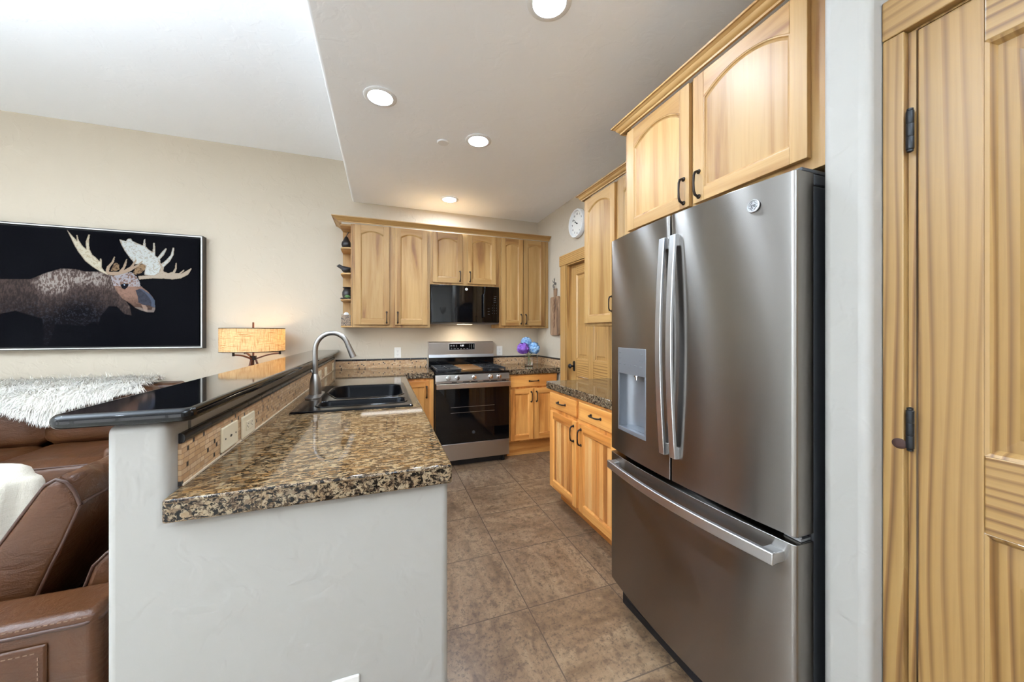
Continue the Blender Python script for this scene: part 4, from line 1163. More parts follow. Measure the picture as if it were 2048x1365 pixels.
def moose_print():
    x0, x1, z0, z1 = PXL+.028, PXR-.028, PZ0+.028, PZ1-.028
    st = .003; nx, nz = int((x1-x0)/st), int((z1-z0)/st)
    xs = np.linspace(x0, x1, nx+1); zs = np.linspace(z0, z1, nz+1)
    X, Z = np.meshgrid(xs, zs)
    rng = np.random.default_rng(3)
    def smooth_noise(sx, sz):
        gx, gz = int((x1-x0)/sx)+3, int((z1-z0)/sz)+3
        g = rng.random((gz, gx)); u = (X-x0)/sx; v = (Z-z0)/sz
        i, j = u.astype(int), v.astype(int); fu, fv = u-i, v-j
        return (g[j, i]*(1-fu)+g[j, i+1]*fu)*(1-fv) + (g[j+1, i]*(1-fu)+g[j+1, i+1]*fu)*fv
    def inside(poly):
        P_ = np.array(poly)/1000.0; r = np.zeros(X.shape, bool); n = len(P_)
        for k in range(n):
            (ax, az), (bx, bz) = P_[k], P_[(k+1) % n]
            if az == bz: continue
            c_ = (az > Z) != (bz > Z); xi = ax + (Z-az)*(bx-ax)/(bz-az); r ^= c_ & (X < xi)
        return r
    def edge(poly):          # distance to the outline
        P_ = np.array(poly)/1000.0; d = np.full(X.shape, 9.0); n = len(P_)
        for k in range(n):
            a, b = P_[k], P_[(k+1) % n]; e = b-a; L2 = (e**2).sum()+1e-12
            t__ = np.clip(((X-a[0])*e[0]+(Z-a[1])*e[1])/L2, 0, 1)
            d = np.minimum(d, np.hypot(X-a[0]-t__*e[0], Z-a[1]-t__*e[1]))
        return d
    lin = lambda c: np.array(srgb(*c)[:3])
    img = np.zeros(X.shape+(3,)); img[:] = lin((13, 13, 17))
    img += (smooth_noise(.3, .3)[..., None]-.5)*.004 + (smooth_noise(.004, .004)[..., None]-.5)*.002
    hair = .45*smooth_noise(.006, .017)+.35*smooth_noise(.0035, .008)+.2*smooth_noise(.02, .03)
    hair2 = .55*smooth_noise(.009, .009)+.45*smooth_noise(.004, .004)
    def paint(mask, col, a=1.0):
        w = (mask*a)[..., None]; img[:] = img*(1-w) + col*w
    b = inside(MOOSE['body']); d = edge(MOOSE['body'])
    # coat: pale along the back and shoulder, brown flank, near-black underneath
    top = np.interp(X, [-3.45, -2.9, -2.65, -2.45, -2.3, -2.2, -2.1], [1.72, 1.76, 1.82, 1.87, 1.85, 1.80, 1.66])
    dep = np.clip((top - Z)/.42, 0, 1)
    lightn = np.clip(1.15 - dep*1.05, .10, 1)*(.45+.9*hair**1.6)
    shoulder = np.exp(-((X+2.58)**2/.012 + (Z-1.74)**2/.010)) + .6*np.exp(-((X+2.36)**2/.02 + (Z-1.80)**2/.004))
    lightn = lightn*(.62 + .75*shoulder)
    lightn *= np.clip(1-.75*np.exp(-((X+2.42)**2/.02+(Z-1.50)**2/.012)), .2, 1)
    lightn *= np.where((X < -2.68), .75, 1)
    k = np.clip((lightn-.05)*1.2, 0, 1)
    kk = np.clip(k*1.0, 0, 1)[..., None]; hi = np.clip((k-.55)/.45, 0, 1)[..., None]*(hair[..., None] > .5)
    coat = lin((22, 19, 22))*(1-kk) + lin((108, 90, 82))*kk
    coat = coat*(1-.75*hi) + lin((164, 154, 146))*.75*hi
    cold = np.clip((dep-.35)*1.4, 0, .8)[..., None]*(hair2[..., None] > .62); coat = coat*(1-cold*.6) + lin((92, 96, 108))*cold*.6*np.clip(1.3-dep, 0, 1)[..., None]
    soft = np.clip(d/.006, 0, 1)
    paint(b*soft*np.where(hair > .7-.5*k, 1, .8), coat)
    for key in ('ear', 'ear2'):
        e = inside(MOOSE[key]); paint(e, lin((150, 122, 92))*.9); paint(e & (hair2 > .55), lin((72, 54, 42)), .8)
    def bone(key, base=(206, 198, 182), sp=.6):
        e = inside(MOOSE[key]); dd = edge(MOOSE[key])
        sh = np.clip(.72+dd/.03, .72, 1.0)[..., None]
        paint(e, lin(base)*.85*sh); paint(e & (hair2 > sp), lin((150, 130, 100)), .55); paint(e & (dd < .005), lin((166, 146, 124)), .6)
    bone('palm', (206, 206, 200), .60)
    bone('low', (188, 170, 150), .75)
    h = inside(MOOSE['head']); dh = edge(MOOSE['head'])
    fac = np.clip(.35+.9*hair2 + .3*np.exp(-((X+2.075)**2/.004+(Z-1.71)**2/.004)), 0, 1)[..., None]
    headc = lin((46, 34, 32))*(1-fac) + lin((142, 110, 94))*fac
    low = np.clip(((Z-1.50)/.16), .25, 1)[..., None]
    paint(h*np.clip(dh/.004, 0, 1), headc*low)
    cr = h & (Z > 1.745) & (hair2 > .45); paint(cr, lin((160, 158, 162)), .8)
    nz_ = inside(MOOSE['nose']); paint(nz_, lin((60, 60, 68))*(.7+.6*hair2[..., None])); 
    ridge = nz_ & (edge(MOOSE['head']) < .025) & (Z > 1.56); paint(ridge, lin((92, 102, 120)), .5)
    paint(inside(MOOSE['lip']), lin((150, 124, 108)), .9)
    chin = h & (Z < 1.56) & (edge(MOOSE['head']) < .02); paint(chin, lin((150, 136, 126)), .55)
    paint(inside(MOOSE['eye']), lin((22, 20, 26)))
    paint(np.hypot(X-MOOSE['eye'][1][0]/1000-.004, Z-MOOSE['eye'][1][1]/1000+.012) < .005, lin((170, 186, 206)))
    bone('antl', (212, 200, 176), .62); bone('brow', (176, 150, 128), .75)
    img = np.clip(img*.72, 0, 1)
    me = bpy.data.meshes.new('canvas_print')
    co = np.stack([X, np.full(X.shape, PY+.008), Z], -1).reshape(-1, 3)
    # thin slab: the printed front plus a back face and sides
    W_, H_ = nx+1, nz+1
    ii = np.arange(W_*H_).reshape(H_, W_)
    f = np.stack([ii[:-1, :-1], ii[:-1, 1:], ii[1:, 1:], ii[1:, :-1]], -1).reshape(-1, 4).tolist()
    base = len(co)
    cor = [(x0, PY+.028, z0), (x1, PY+.028, z0), (x1, PY+.028, z1), (x0, PY+.028, z1)]
    co = np.vstack([co, np.array(cor)])
    f += [[base, base+3, base+2, base+1]]
    f += [list(map(int, ii[0, ::-1])) + [base, base+1]]; f += [list(map(int, ii[-1, :])) + [base+2, base+3]]
    f += [list(map(int, ii[:, 0])) + [base+3, base]]; f += [list(map(int, ii[::-1, -1])) + [base+1, base+2]]
    me.from_pydata((co - np.array(t_.location)).tolist(), [], f)
    at = me.color_attributes.new('print', 'FLOAT_COLOR', 'POINT')
    rgba = np.ones((len(co), 4), np.float32); rgba[:base, :3] = img.reshape(-1, 3); rgba[base:, :3] = .01
    at.data.foreach_set('color', rgba.ravel())
    me.materials.append(MATS['canvas_print'])
    o = bpy.data.objects.new('canvas_print', me); C.objects.link(o); o.parent = t_

MOOSE = {
'body':[(-3453,1725),(-2896,1770),(-2722,1779),(-2632,1834),(-2541,1877),(-2447,1877),(-2390,1861),(-2293,1863),(-2195,1826),(-2154,1669),(-2093,1565),(-2083,1485),(-2134,1498),(-2185,1563),(-2234,1562),(-2284,1482),(-2303,1391),(-2332,1429),(-2390,1390),(-2494,1402),(-2568,1402),(-2591,1301),(-2619,1225),(-2650,1226),(-2646,1326),(-2655,1451),(-2722,1475),(-2810,1511),(-2896,1485),(-3453,1520)],
'head':[(-2224,1827),(-2171,1843),(-2122,1865),(-2083,1867),(-2048,1830),(-2030,1786),(-2025,1754),(-1972,1704),(-1937,1653),(-1924,1614),(-1922,1548),(-1932,1518),(-1977,1518),(-2018,1533),(-2063,1558),(-2093,1590),(-2147,1633),(-2190,1702),(-2210,1765)],
'nose':[(-2058,1713),(-2018,1728),(-1957,1678),(-1926,1627),(-1922,1561),(-1957,1574),(-2008,1585),(-2038,1604),(-2043,1656)],
'lip':[(-2018,1585),(-1993,1582),(-1977,1560),(-1975,1524),(-1998,1527)],
'eye':[(-2161,1754),(-2137,1768),(-2102,1763),(-2112,1737),(-2130,1714),(-2147,1723)],
'antl':[(-2504,2206),(-2477,2166),(-2447,2126),(-2439,2117),(-2444,2163),(-2438,2167),(-2429,2124),(-2408,2079),(-2381,2047),(-2385,2112),(-2368,2173),(-2358,2174),(-2364,2124),(-2361,2052),(-2343,2003),(-2326,1989),(-2300,1956),(-2293,1950),(-2293,1974),(-2284,1976),(-2282,1900),(-2267,1873),(-2248,1855),(-2239,1833),(-2296,1865),(-2347,1906),(-2389,1950),(-2431,2021),(-2458,2081),(-2477,2135)],
'brow':[(-2257,1876),(-2248,1909),(-2219,1949),(-2201,2000),(-2195,1996),(-2203,1950),(-2229,1903),(-2235,1865),(-2210,1866),(-2171,1869),(-2144,1909),(-2132,1948),(-2120,1984),(-2115,1981),(-2120,1930),(-2137,1884),(-2093,1918),(-2068,1965),(-2053,1986),(-2050,1973),(-2073,1920),(-2043,1941),(-2008,1979),(-2010,1963),(-2043,1921),(-2098,1873),(-2142,1851),(-2181,1836),(-2219,1834),(-2248,1845)],
'palm':[(-2167,2154),(-2147,2146),(-2122,2141),(-2112,2162),(-2090,2167),(-2078,2145),(-2043,2126),(-2008,2112),(-2000,2165),(-1990,2173),(-1989,2107),(-1967,2077),(-1939,2059),(-1937,2141),(-1926,2142),(-1921,2087),(-1922,2028),(-1906,2012),(-1875,2064),(-1849,2099),(-1839,2097),(-1859,2039),(-1888,1997),(-1885,1964),(-1878,1958),(-1844,1994),(-1812,2042),(-1797,2110),(-1786,2107),(-1791,2044),(-1818,1982),(-1862,1926),(-1865,1880),(-1901,1851),(-1947,1842),(-1998,1853),(-1993,1905),(-1985,1932),(-2013,1949),(-2058,1940),(-2093,1989),(-2132,2057),(-2156,2113)],
'low':[(-2040,1837),(-1983,1847),(-1926,1850),(-1896,1878),(-1883,1925),(-1903,1989),(-1896,1983),(-1870,1939),(-1862,1887),(-1828,1875),(-1797,1890),(-1781,1925),(-1778,1968),(-1770,1972),(-1769,1919),(-1781,1878),(-1754,1879),(-1717,1914),(-1714,1905),(-1738,1874),(-1690,1910),(-1663,1932),(-1660,1922),(-1685,1870),(-1738,1833),(-1797,1820),(-1859,1824),(-1932,1823),(-2033,1807)],
'ear':[(-2224,1872),(-2203,1937),(-2186,1948),(-2169,1930),(-2166,1888),(-2190,1874)],
'ear2':[(-2078,1858),(-2048,1928),(-2003,1949),(-1985,1938),(-1990,1905),(-2018,1865),(-2053,1850)],
}
moose_print()

# ================================================================ LIVING ROOM: SOFAS, THROW, PILLOW, LAMP
def rbox(name, mat, par, x0, x1, y0, y1, z0, z1, b=.04, seg=5, sub=0):
    m = MB(); m.box(x0, x1, y0, y1, z0, z1)
    return m.build(name, mat, par, bevel=b, seg=seg, smooth=50)
def puffy(name, par, x0, x1, y0, y1, z0, z1, puff=.03, r=.05, mat='leather', n=12, wrinkle=.004, M=None, seed=1):
    """cushion: superellipsoid-like box with swollen faces and a few soft wrinkles"""
    rnd = random.Random(seed); bm = bmesh.new()
    bmesh.ops.create_cube(bm, size=2.0); bmesh.ops.subdivide_edges(bm, edges=bm.edges[:], cuts=n, use_grid_fill=True)
    hx, hy, hz = (x1-x0)/2, (y1-y0)/2, (z1-z0)/2
    ph = [rnd.uniform(0, 6) for _ in range(6)]
    for v in bm.verts:
        p = v.co.copy(); h = Vector((hx, hy, hz))
        q = Vector((p.x*hx, p.y*hy, p.z*hz)); rr = min(r, hx*.95, hy*.95, hz*.95)
        core = Vector([max(-(hk-rr), min(hk-rr, qk)) for hk, qk in zip(h, q)])
        dlt = q-core
        q = core + (dlt.normalized()*rr if dlt.length > 1e-9 else dlt)
        bulge = (1-p.x**2)*(1-p.y**2) if abs(abs(p.z)-1) < 1e-3 else (1-p.x**2)*(1-p.z**2) if abs(abs(p.y)-1) < 1e-3 else (1-p.y**2)*(1-p.z**2)
        nrm = Vector((0, 0, p.z)) if abs(abs(p.z)-1) < 1e-3 else Vector((0, p.y, 0)) if abs(abs(p.y)-1) < 1e-3 else Vector((p.x, 0, 0))
        q += nrm*(puff*max(0, bulge)**.6)
        w = math.sin(q.x*17+ph[0]+2*math.sin(q.y*5+ph[1]))*math.sin(q.y*13+ph[2]+q.z*9)
        q += nrm*w*wrinkle
        v.co = q + Vector(((x0+x1)/2, (y0+y1)/2, (z0+z1)/2))
        if M is not None: v.co = M @ v.co
    mb = MB(); mb.bm.free(); mb.bm = bm
    return mb.build(name, mat, par, smooth=180)

# far sofa, along the wall below the picture
FS = thing('leather_sofa', 'brown leather sofa against the wall under the moose picture', 'sofa', (-2.8, 3.7, 0))
rbox('base', 'leather', FS, -3.90, -1.742, 3.25, 4.10, .05, .315, .03)
rbox('back_frame', 'leather', FS, -3.90, -1.70, 3.93, 4.125, .32, .895, .035)
for i in range(3):
    b = -1.745 - i*.675
    puffy('back_cushion', FS, b-.665, b, 3.72, 3.925, .47, .872, .035, .075, seed=i+3)
    s = puffy('seat_cushion', FS, b-.665, b, 3.215, 3.80, .325, .478, .022, .05, seed=i+9)
    m = MB(); m.tube([(b-.63+.0*k, 3.222, .452) for k in (0,)] + [(b-.33, 3.200, .458), (b-.03, 3.222, .452)], .005, 8); m.build('piping', 'leather_piping', s, smooth=60)
rbox('arm', 'leather', FS, -1.735, -1.635, 3.22, 3.925, .05, .60, .03)
rbox('arm', 'leather', FS, -4.07, -3.905, 3.22, 4.10, .05, .62, .04)

# near sofa, its back to the half wall
NS = thing('leather_sofa', 'brown leather sofa end with a stitched arm, close behind the white half wall', 'sofa', (-1.1, 2.05, 0))
arm = rbox('arm', 'leather', NS, -1.60, -.676, 1.20, 1.345, .05, .636, .022)
m = MB()
def panel_loop(d, y): return [(-1.55+d, y, .10+d), (-.765-d, y, .10+d), (-.765-d, y, .585-d), (-1.55+d, y, .585-d)]
m.loft([panel_loop(0, 1.1995), panel_loop(.003, 1.193), panel_loop(.012, 1.190)]); pn_ = m.build('arm_panel', 'leather', arm, bevel=.004, seg=3, smooth=50)
m = MB()
for i in range(62):
    x = -1.535+i*.0122; m.box(x, x+.0075, 1.1885, 1.1905, .5695, .5715)
for i in range(38):
    z = .115+i*.0118; m.box(-.7785, -.7765, 1.1885, 1.1905, z, z+.0073)
m.build('panel_stitching', 'leather_stitch', pn_)
m = MB()
for i in range(74):
    x = -1.58+i*.0120; m.box(x, x+.0075, 1.2015, 1.2045, .6235, .6255)
m.build('arm_stitching', 'leather_stitch', arm)
m = MB(); m.tube([(-1.58, 1.1985, .612), (-1.1, 1.1965, .613), (-.70, 1.1985, .612), (-.678, 1.215, .612), (-.674, 1.30, .612), (-.674, 1.335, .612)], .0045, 8); m.build('piping', 'leather_piping', arm, smooth=60)
# back frame with a rolled front end
m = MB(); prof = [(-.652, .06), (-.652, .69), (-.665, .715), (-.70, .722), (-.745, .712), (-.775, .68), (-.80, .60), (-.845, .45), (-.86, .06)]
m.prism(prof, 'y', 1.35, 2.86); bf = m.build('back_frame', 'leather', NS, bevel=.018, seg=4, smooth=50)
m = MB(); m.tube([(-.656, 1.356, .66), (-.668, 1.354, .712), (-.70, 1.353, .7185), (-.742, 1.353, .709), (-.772, 1.353, .677), (-.797, 1.353, .60), (-.832, 1.353, .48)], .004, 8); m.build('piping', 'leather_piping', bf, smooth=60)
rbox('base', 'leather', NS, -1.58, -.865, 1.35, 2.86, .05, .30, .03)
rbox('arm', 'leather', NS, -1.60, -.676, 2.865, 3.06, .05, .636, .03)
BC_SEC = [(-.800, .855), (-.812, .895), (-.830, .925), (-.850, .935), (-.872, .922), (-.895, .885), (-.925, .835), (-.965, .765), (-1.01, .68), (-1.05, .60), (-1.062, .55), (-1.05, .50), (-1.01, .485), (-.955, .49), (-.925, .52), (-.90, .585), (-.865, .68), (-.83, .77)]
def back_pillow(y0, y1, seed):
    rnd = random.Random(seed); m = MB(); loops = []; n = 26
    cx = sum(p[0] for p in BC_SEC)/len(BC_SEC); cz = sum(p[1] for p in BC_SEC)/len(BC_SEC)
    ys = [y0, y0+.004, y0+.012] + [y0+.03+(y1-y0-.06)*i/n for i in range(n+1)] + [y1-.012, y1-.004, y1]
    for y in ys:
        e = min(y-y0, y1-y); k = .80+.20*min(1, e/.03)**.5 if e < .03 else 1.0
        k = {0.0: .86}.get(round(e, 4), .95 if e < .005 else .985 if e < .02 else 1.0)
        b = 1 + .05*math.sin(PI*(y-y0)/(y1-y0))
        l = []
        for i, (x, z) in enumerate(BC_SEC):
            w = .007*math.sin(y*38+i*1.3+seed)*math.sin(i*.9+y*9)
            l.append((cx+(x-cx)*k*b+w, y, cz+(z-cz)*k+w))
        loops.append(l)
    m.loft(loops)
    # slightly swollen end face
    o = m.build('back_cushion', 'leather', NS, smooth=60)
    p = MB(); q = [(cx+(x-cx)*.985, y0+.006, cz+(z-cz)*.985) for x, z in BC_SEC]; p.tube(q + [q[0]], .0045, 8); p.build('piping', 'leather_piping', o, smooth=60)
    p = MB(); p.tube([(-.797, y, .858) for y in (y0+.01, y0+.2, y1-.2, y1-.01)], .0045, 8); p.build('piping', 'leather_piping', o, smooth=60)
back_pillow(1.352, 2.13, 2); back_pillow(2.14, 2.855, 5)
for i in range(2): puffy('seat_cushion', NS, -1.59, -.94, 1.36+i*.75, 2.10+i*.75, .305, .478, .02, .05, seed=20+i)

# pale pillow on the near sofa
m = puffy('throw_pillow', None, -.20, .20, -.05, .05, -.155, .155, .04, .045, 'weave_cream', 14, .004, T(-1.475, 1.93, .650) @ RZ(-.10) @ RX(-.16), 31)
tag(m, 'cream woven throw pillow on the near brown leather sofa', 'pillow')

# sheepskin over the far sofa's back
def fur_throw():
    rnd = random.Random(5)
    th_ = thing('sheepskin_throw', 'fluffy white sheepskin draped over the far leather sofa back', 'throw', (-2.5, 3.85, .75))
    nx, nv = 44, 16
    xa, xb = -3.42, -1.86
    def prof(s, drop):
        pts = [(4.105, .90), (4.06, .918), (3.98, .925), (3.88, .918), (3.79, .905), (3.715, .85), (3.690, .80), (3.680, .66)]
        L = [0]
        for a, b in zip(pts[:-1], pts[1:]): L.append(L[-1]+math.hypot(b[0]-a[0], b[1]-a[1]))
        g = s*(L[5] + drop)
        for k in range(len(L)-1):
            if g <= L[k+1] or k == len(L)-2:
                u = (g-L[k])/(L[k+1]-L[k]); return pts[k][0]+(pts[k+1][0]-pts[k][0])*u, pts[k][1]+(pts[k+1][1]-pts[k][1])*u
    def drop(x):
        u = (x-xa)/(xb-xa)
        d = .12 + .045*math.sin(u*9.0+1.0) + .03*math.sin(u*21)
        if u > .72: d = .10 - (u-.72)*.45
        return d
    m = MB(); grid = []
    P = []
    for i in range(nx+1):
        x = xa+(xb-xa)*i/nx
        e = min(1, min(i, nx-i)/5)
        row = []
        for j in range(nv+1):
            s = j/nv; y, z = prof(s, drop(x))
            row.append((x + .012*math.sin(j*1.7), y-.006*e, z+.010*e+.006*math.sin(i*.9+j*1.3)))
        P.append(row)
    vs = [[m.bm.verts.new(p) for p in r] for r in P]
    for i in range(nx):
        for j in range(nv): m.face([vs[i][j], vs[i+1][j], vs[i+1][j+1], vs[i][j+1]])
    hide = m.build('hide', 'fur', th_, smooth=180)
    so = hide.modifiers.new('t', 'SOLIDIFY'); so.thickness = .008; so.offset = 1
    f = MB()
    for k in range(15000):
        i, j = rnd.random()*nx, rnd.random()**.9*nv
        if rnd.random() < .22: j = nv - rnd.random()*1.2
        i0, j0 = min(int(i), nx-1), min(int(j), nv-1); a, b = i-i0, j-j0
        p = [sum(w*q[c_] for w, q in (((1-a)*(1-b), P[i0][j0]), (a*(1-b), P[i0+1][j0]), ((1-a)*b, P[i0][j0+1]), (a*b, P[i0+1][j0+1]))) for c_ in range(3)]
        t1 = Vector(P[i0][j0+1])-Vector(P[i0][j0]); t2 = Vector(P[i0+1][j0])-Vector(P[i0][j0])
        nrm = t2.cross(t1).normalized()
        if nrm.z < 0 and nrm.y > 0: nrm = -nrm
        if nrm.z < -.2: nrm = -nrm
        dn = (t1.normalized()*rnd.uniform(.3, 1.0) + t2.normalized()*(rnd.uniform(-.7, .7)+.35*math.sin(p[0]*23)) + nrm*rnd.uniform(.35, .9)).normalized()
        L_ = rnd.uniform(.040, .078); w = rnd.uniform(.0016, .0030)
        p0 = Vector(p)+nrm*.006; sd = dn.cross(nrm).normalized()*w
        p1 = p0+dn*L_*.5; p2 = p0+(dn*.8+Vector((0, 0, -.45))).normalized()*L_*.98
        if max(p1.y, p2.y) > 4.14: p1.y = min(p1.y, 4.14); p2.y = min(p2.y, 4.145)
        v = f.verts([p0-sd, p0+sd, p1+sd*.8, p1-sd*.8, p2])
        f.face([v[0], v[1], v[2], v[3]]); f.face([v[3], v[2], v[4]])
    o = f.build('pile', 'fur', th_, smooth=180); o['kind'] = 'stuff'
fur_throw()

# lamp on an end table in the corner
LX, LY = -1.118, 3.88
tb = thing('end_table', 'dark wooden end table carrying the lamp, mostly hidden by the bar', 'table', (LX, LY, 0))
m = MB(); m.box(LX-.25, LX+.25, LY-.24, LY+.24, .575, .60); m.build('tabletop', 'table_wood', tb, bevel=.004)
for sx in (-1, 1):
    for sy in (-1, 1):
        m = MB(); m.box(LX+sx*.22-.02, LX+sx*.22+.02, LY+sy*.21-.02, LY+sy*.21+.02, .001, .575); m.build('leg', 'table_wood', tb)
lp = thing('table_lamp', 'table lamp with a lit linen drum shade on curved wooden arms', 'lamp', (LX, LY, .6005))
m = MB()
for zz, s in ((1.165, 1), (1.3755, 1)): pass
m.lathe([(.2475, 1.165), (.2475, 1.3755), (.2455, 1.3755), (.2455, 1.165), (.2475, 1.165)], (LX, LY, 0), 56, caps=(False, False)); sh = m.build('lamp_shade', 'linen_shade', lp, smooth=40)
m = MB()
for zz in (1.1665, 1.374): m.lathe([(.2482, zz-.003), (.2482, zz+.003), (.2448, zz+.003), (.2448, zz-.003), (.2482, zz-.003)], (LX, LY, 0), 56, caps=(False, False))
m.build('rim', 'bronze', sh, smooth=40)
m = MB(); m.lathe([(.008, .64), (.008, 1.38), (.0075, 1.43), (.001, 1.431)], (LX, LY, 0), 12); m.build('stem', 'walnut', lp, smooth=40)
m = MB(); m.box(LX-.022, LX+.022, LY-.022, LY+.022, 1.085, 1.125); m.build('hub', 'bronze', lp, bevel=.004)
for k in range(3):
    a = math.radians((0, 120, 240)[k] + 4); ca, sa = math.cos(a), math.sin(a)
    pts = []
    for i in range(11):
        s = i/10; r = .024+.176*s; z = 1.098+.045*s**1.5+.016*math.sin(PI*s)
        pts.append((LX+ca*r, LY+sa*r, z))
    m = MB(); m.bar(pts, .016, .013); am = m.build('arm', 'walnut', lp, bevel=.002)
    m = MB(); ex, ey, ez = pts[-1]
    m.lathe([(.010, -.010), (.010, .030)], (LX+ca*.207, LY+sa*.207, ez), 10); m.build('arm_cap', 'bronze', am, smooth=40)
    pts = [(LX+ca*(.02+.15*s), LY+sa*(.02+.15*s), 1.088-.487*s) for s in [i/6 for i in range(7)]]
    pts[-1] = (pts[-1][0], pts[-1][1], .608)
    m = MB(); m.bar(pts, .018, .014); m.build('leg', 'walnut', lp, bevel=.002)
m = MB(); m.sphere((LX, LY, 1.255), .03, 14, 9, (1, 1, 1.2)); m.build('bulb', 'bulb_glow', lp, smooth=180)
ll = bpy.data.lights.new('lamp_light', 'POINT'); ll.energy = LAMP_W; ll.color = (1, .74, .44); ll.shadow_soft_size = .035
lo = bpy.data.objects.new('lamp_light', ll); lo.location = (LX+.075, LY, 1.29); C.objects.link(lo)

# ================================================================ SMALL THINGS
# wall clock
CX_, CY_, CZ_, CR = 1.853, 3.147, 2.433, .143
t_ = thing('wall_clock', 'round white wall clock high on the wall above the pantry door', 'clock', (CX_, CY_, CZ_))
m = MB(); m.lathe([(CR-.012, 0), (CR, -.004), (CR, -.034), (CR-.006, -.042), (CR-.016, -.042), (CR-.019, -.036), (CR-.019, -.010)], (CX_, CY_, CZ_), 56, axis='x', caps=(True, False)); m.build('rim', 'white_gloss', t_, smooth=40)
m = MB(); m.lathe([(CR-.0185, -.012), (CR-.0185, -.020), (.001, -.020)], (CX_, CY_, CZ_), 48, axis='x'); m.build('dial', 'clock_face', t_)
def clockM(r, ang): # viewer faces +X; right is -Y
    return T(CX_-.0215, CY_-r*math.sin(ang), CZ_+r*math.cos(ang)) @ FACE_RIGHT @ TXT
for k in range(12):
    m = MB(); text_into(m, str(12 if k == 0 else k), .027, clockM(.096, 2*PI*k/12), .0006, bold=True); m.build('numeral', 'ink', t_)
m = MB()
for k in range(60):
    a = 2*PI*k/60
    if k % 5: 
        c_, s_ = math.cos(a), math.sin(a)
        m.bar([(CX_-.0208, CY_-.112*s_, CZ_+.112*c_), (CX_-.0208, CY_-.117*s_, CZ_+.117*c_)], .0014, .0006, up=(1, 0, 0))
m.build('minute_track', 'ink', t_)
for nm, L_, w, ang, off in (('hour_hand', .052, .006, 2*PI*(9.87/12), .0235), ('minute_hand', .080, .0045, 2*PI*(52/60), .0255)):
    s_, c_ = math.sin(ang), math.cos(ang); m = MB()
    m.bar([(CX_-off, CY_+.014*s_, CZ_-.014*c_), (CX_-off, CY_-L_*s_, CZ_+L_*c_)], w, .0012, up=(1, 0, 0)); m.build(nm, 'ink', t_)
m = MB(); m.lathe([(.006, -.020), (.006, -.028), (.001, -.029)], (CX_, CY_, CZ_), 12, axis='x'); m.build('hub', 'ink', t_)

# cutting board hanging from a hook
BY_, = (3.648,)
hk = thing('wall_hook', 'small dark antler-shaped hook above the rustic board', 'hook', (1.853, BY_+.012, 1.885))
m = MB(); m.lathe([(.016, 0), (.016, -.006), (.010, -.009)], (1.853, BY_+.012, 1.895), 14, axis='x')
m.tube([(1.845, BY_+.012, 1.895), (1.820, BY_+.012, 1.875), (1.815, BY_+.004, 1.855), (1.822, BY_+.0, 1.842), (1.834, BY_-.002, 1.848)], [.006, .006, .005, .005, .004], 8)
m.tube([(1.838, BY_+.012, 1.897), (1.826, BY_+.025, 1.915), (1.822, BY_+.034, 1.935)], [.006, .005, .002], 8)
m.tube([(1.838, BY_+.012, 1.897), (1.826, BY_-.004, 1.918), (1.820, BY_-.028, 1.935), (1.818, BY_-.036, 1.952)], [.006, .005, .004, .002], 8)
m.tube([(1.823, BY_-.015, 1.927), (1.816, BY_-.010, 1.948)], [.004, .002], 8)
m.build('prong', 'antler', hk, smooth=60)
bd = thing('cutting_board', 'rustic wooden cutting board hanging on the wall beside the pantry door', 'board', (1.845, BY_, 1.30))
m = MB()
pl = [(BY_+(y), z) for y, z in rrect(-.108, .108, 1.305, 1.745, .028, 5)]
m.prism(pl, 'x', 1.830, 1.8525); m.build('blade', 'board_wood', bd, bevel=.004, seg=3, smooth=40)
m = MB(); m.prism([(BY_-.026, 1.746), (BY_+.026, 1.746), (BY_+.030, 1.80), (BY_+.034, 1.835), (BY_-.034, 1.835), (BY_-.030, 1.80)], 'x', 1.832, 1.8515); m.build('grip', 'board_wood', bd, bevel=.004, seg=3)
m = MB(); q = [(1.826+.0*i, BY_+.016*math.cos(a), 1.845+.022*math.sin(a)) for i, a in enumerate([2*PI*k/16 for k in range(17)])]; m.tube(q, .0022, 6); m.build('cord', 'rope', bd, smooth=60)
m = MB()
for k in range(4): 
    zz = 1.39+k*.085; m.tube([(1.8292, BY_+.012, zz), (1.8288, BY_-.004, zz+.03), (1.8288, BY_+.006, zz+.055), (1.8292, BY_-.008, zz+.075)], [.002, .005, .004, .0015], 6)
m.build('grain_scar', 'walnut', bd, smooth=60)

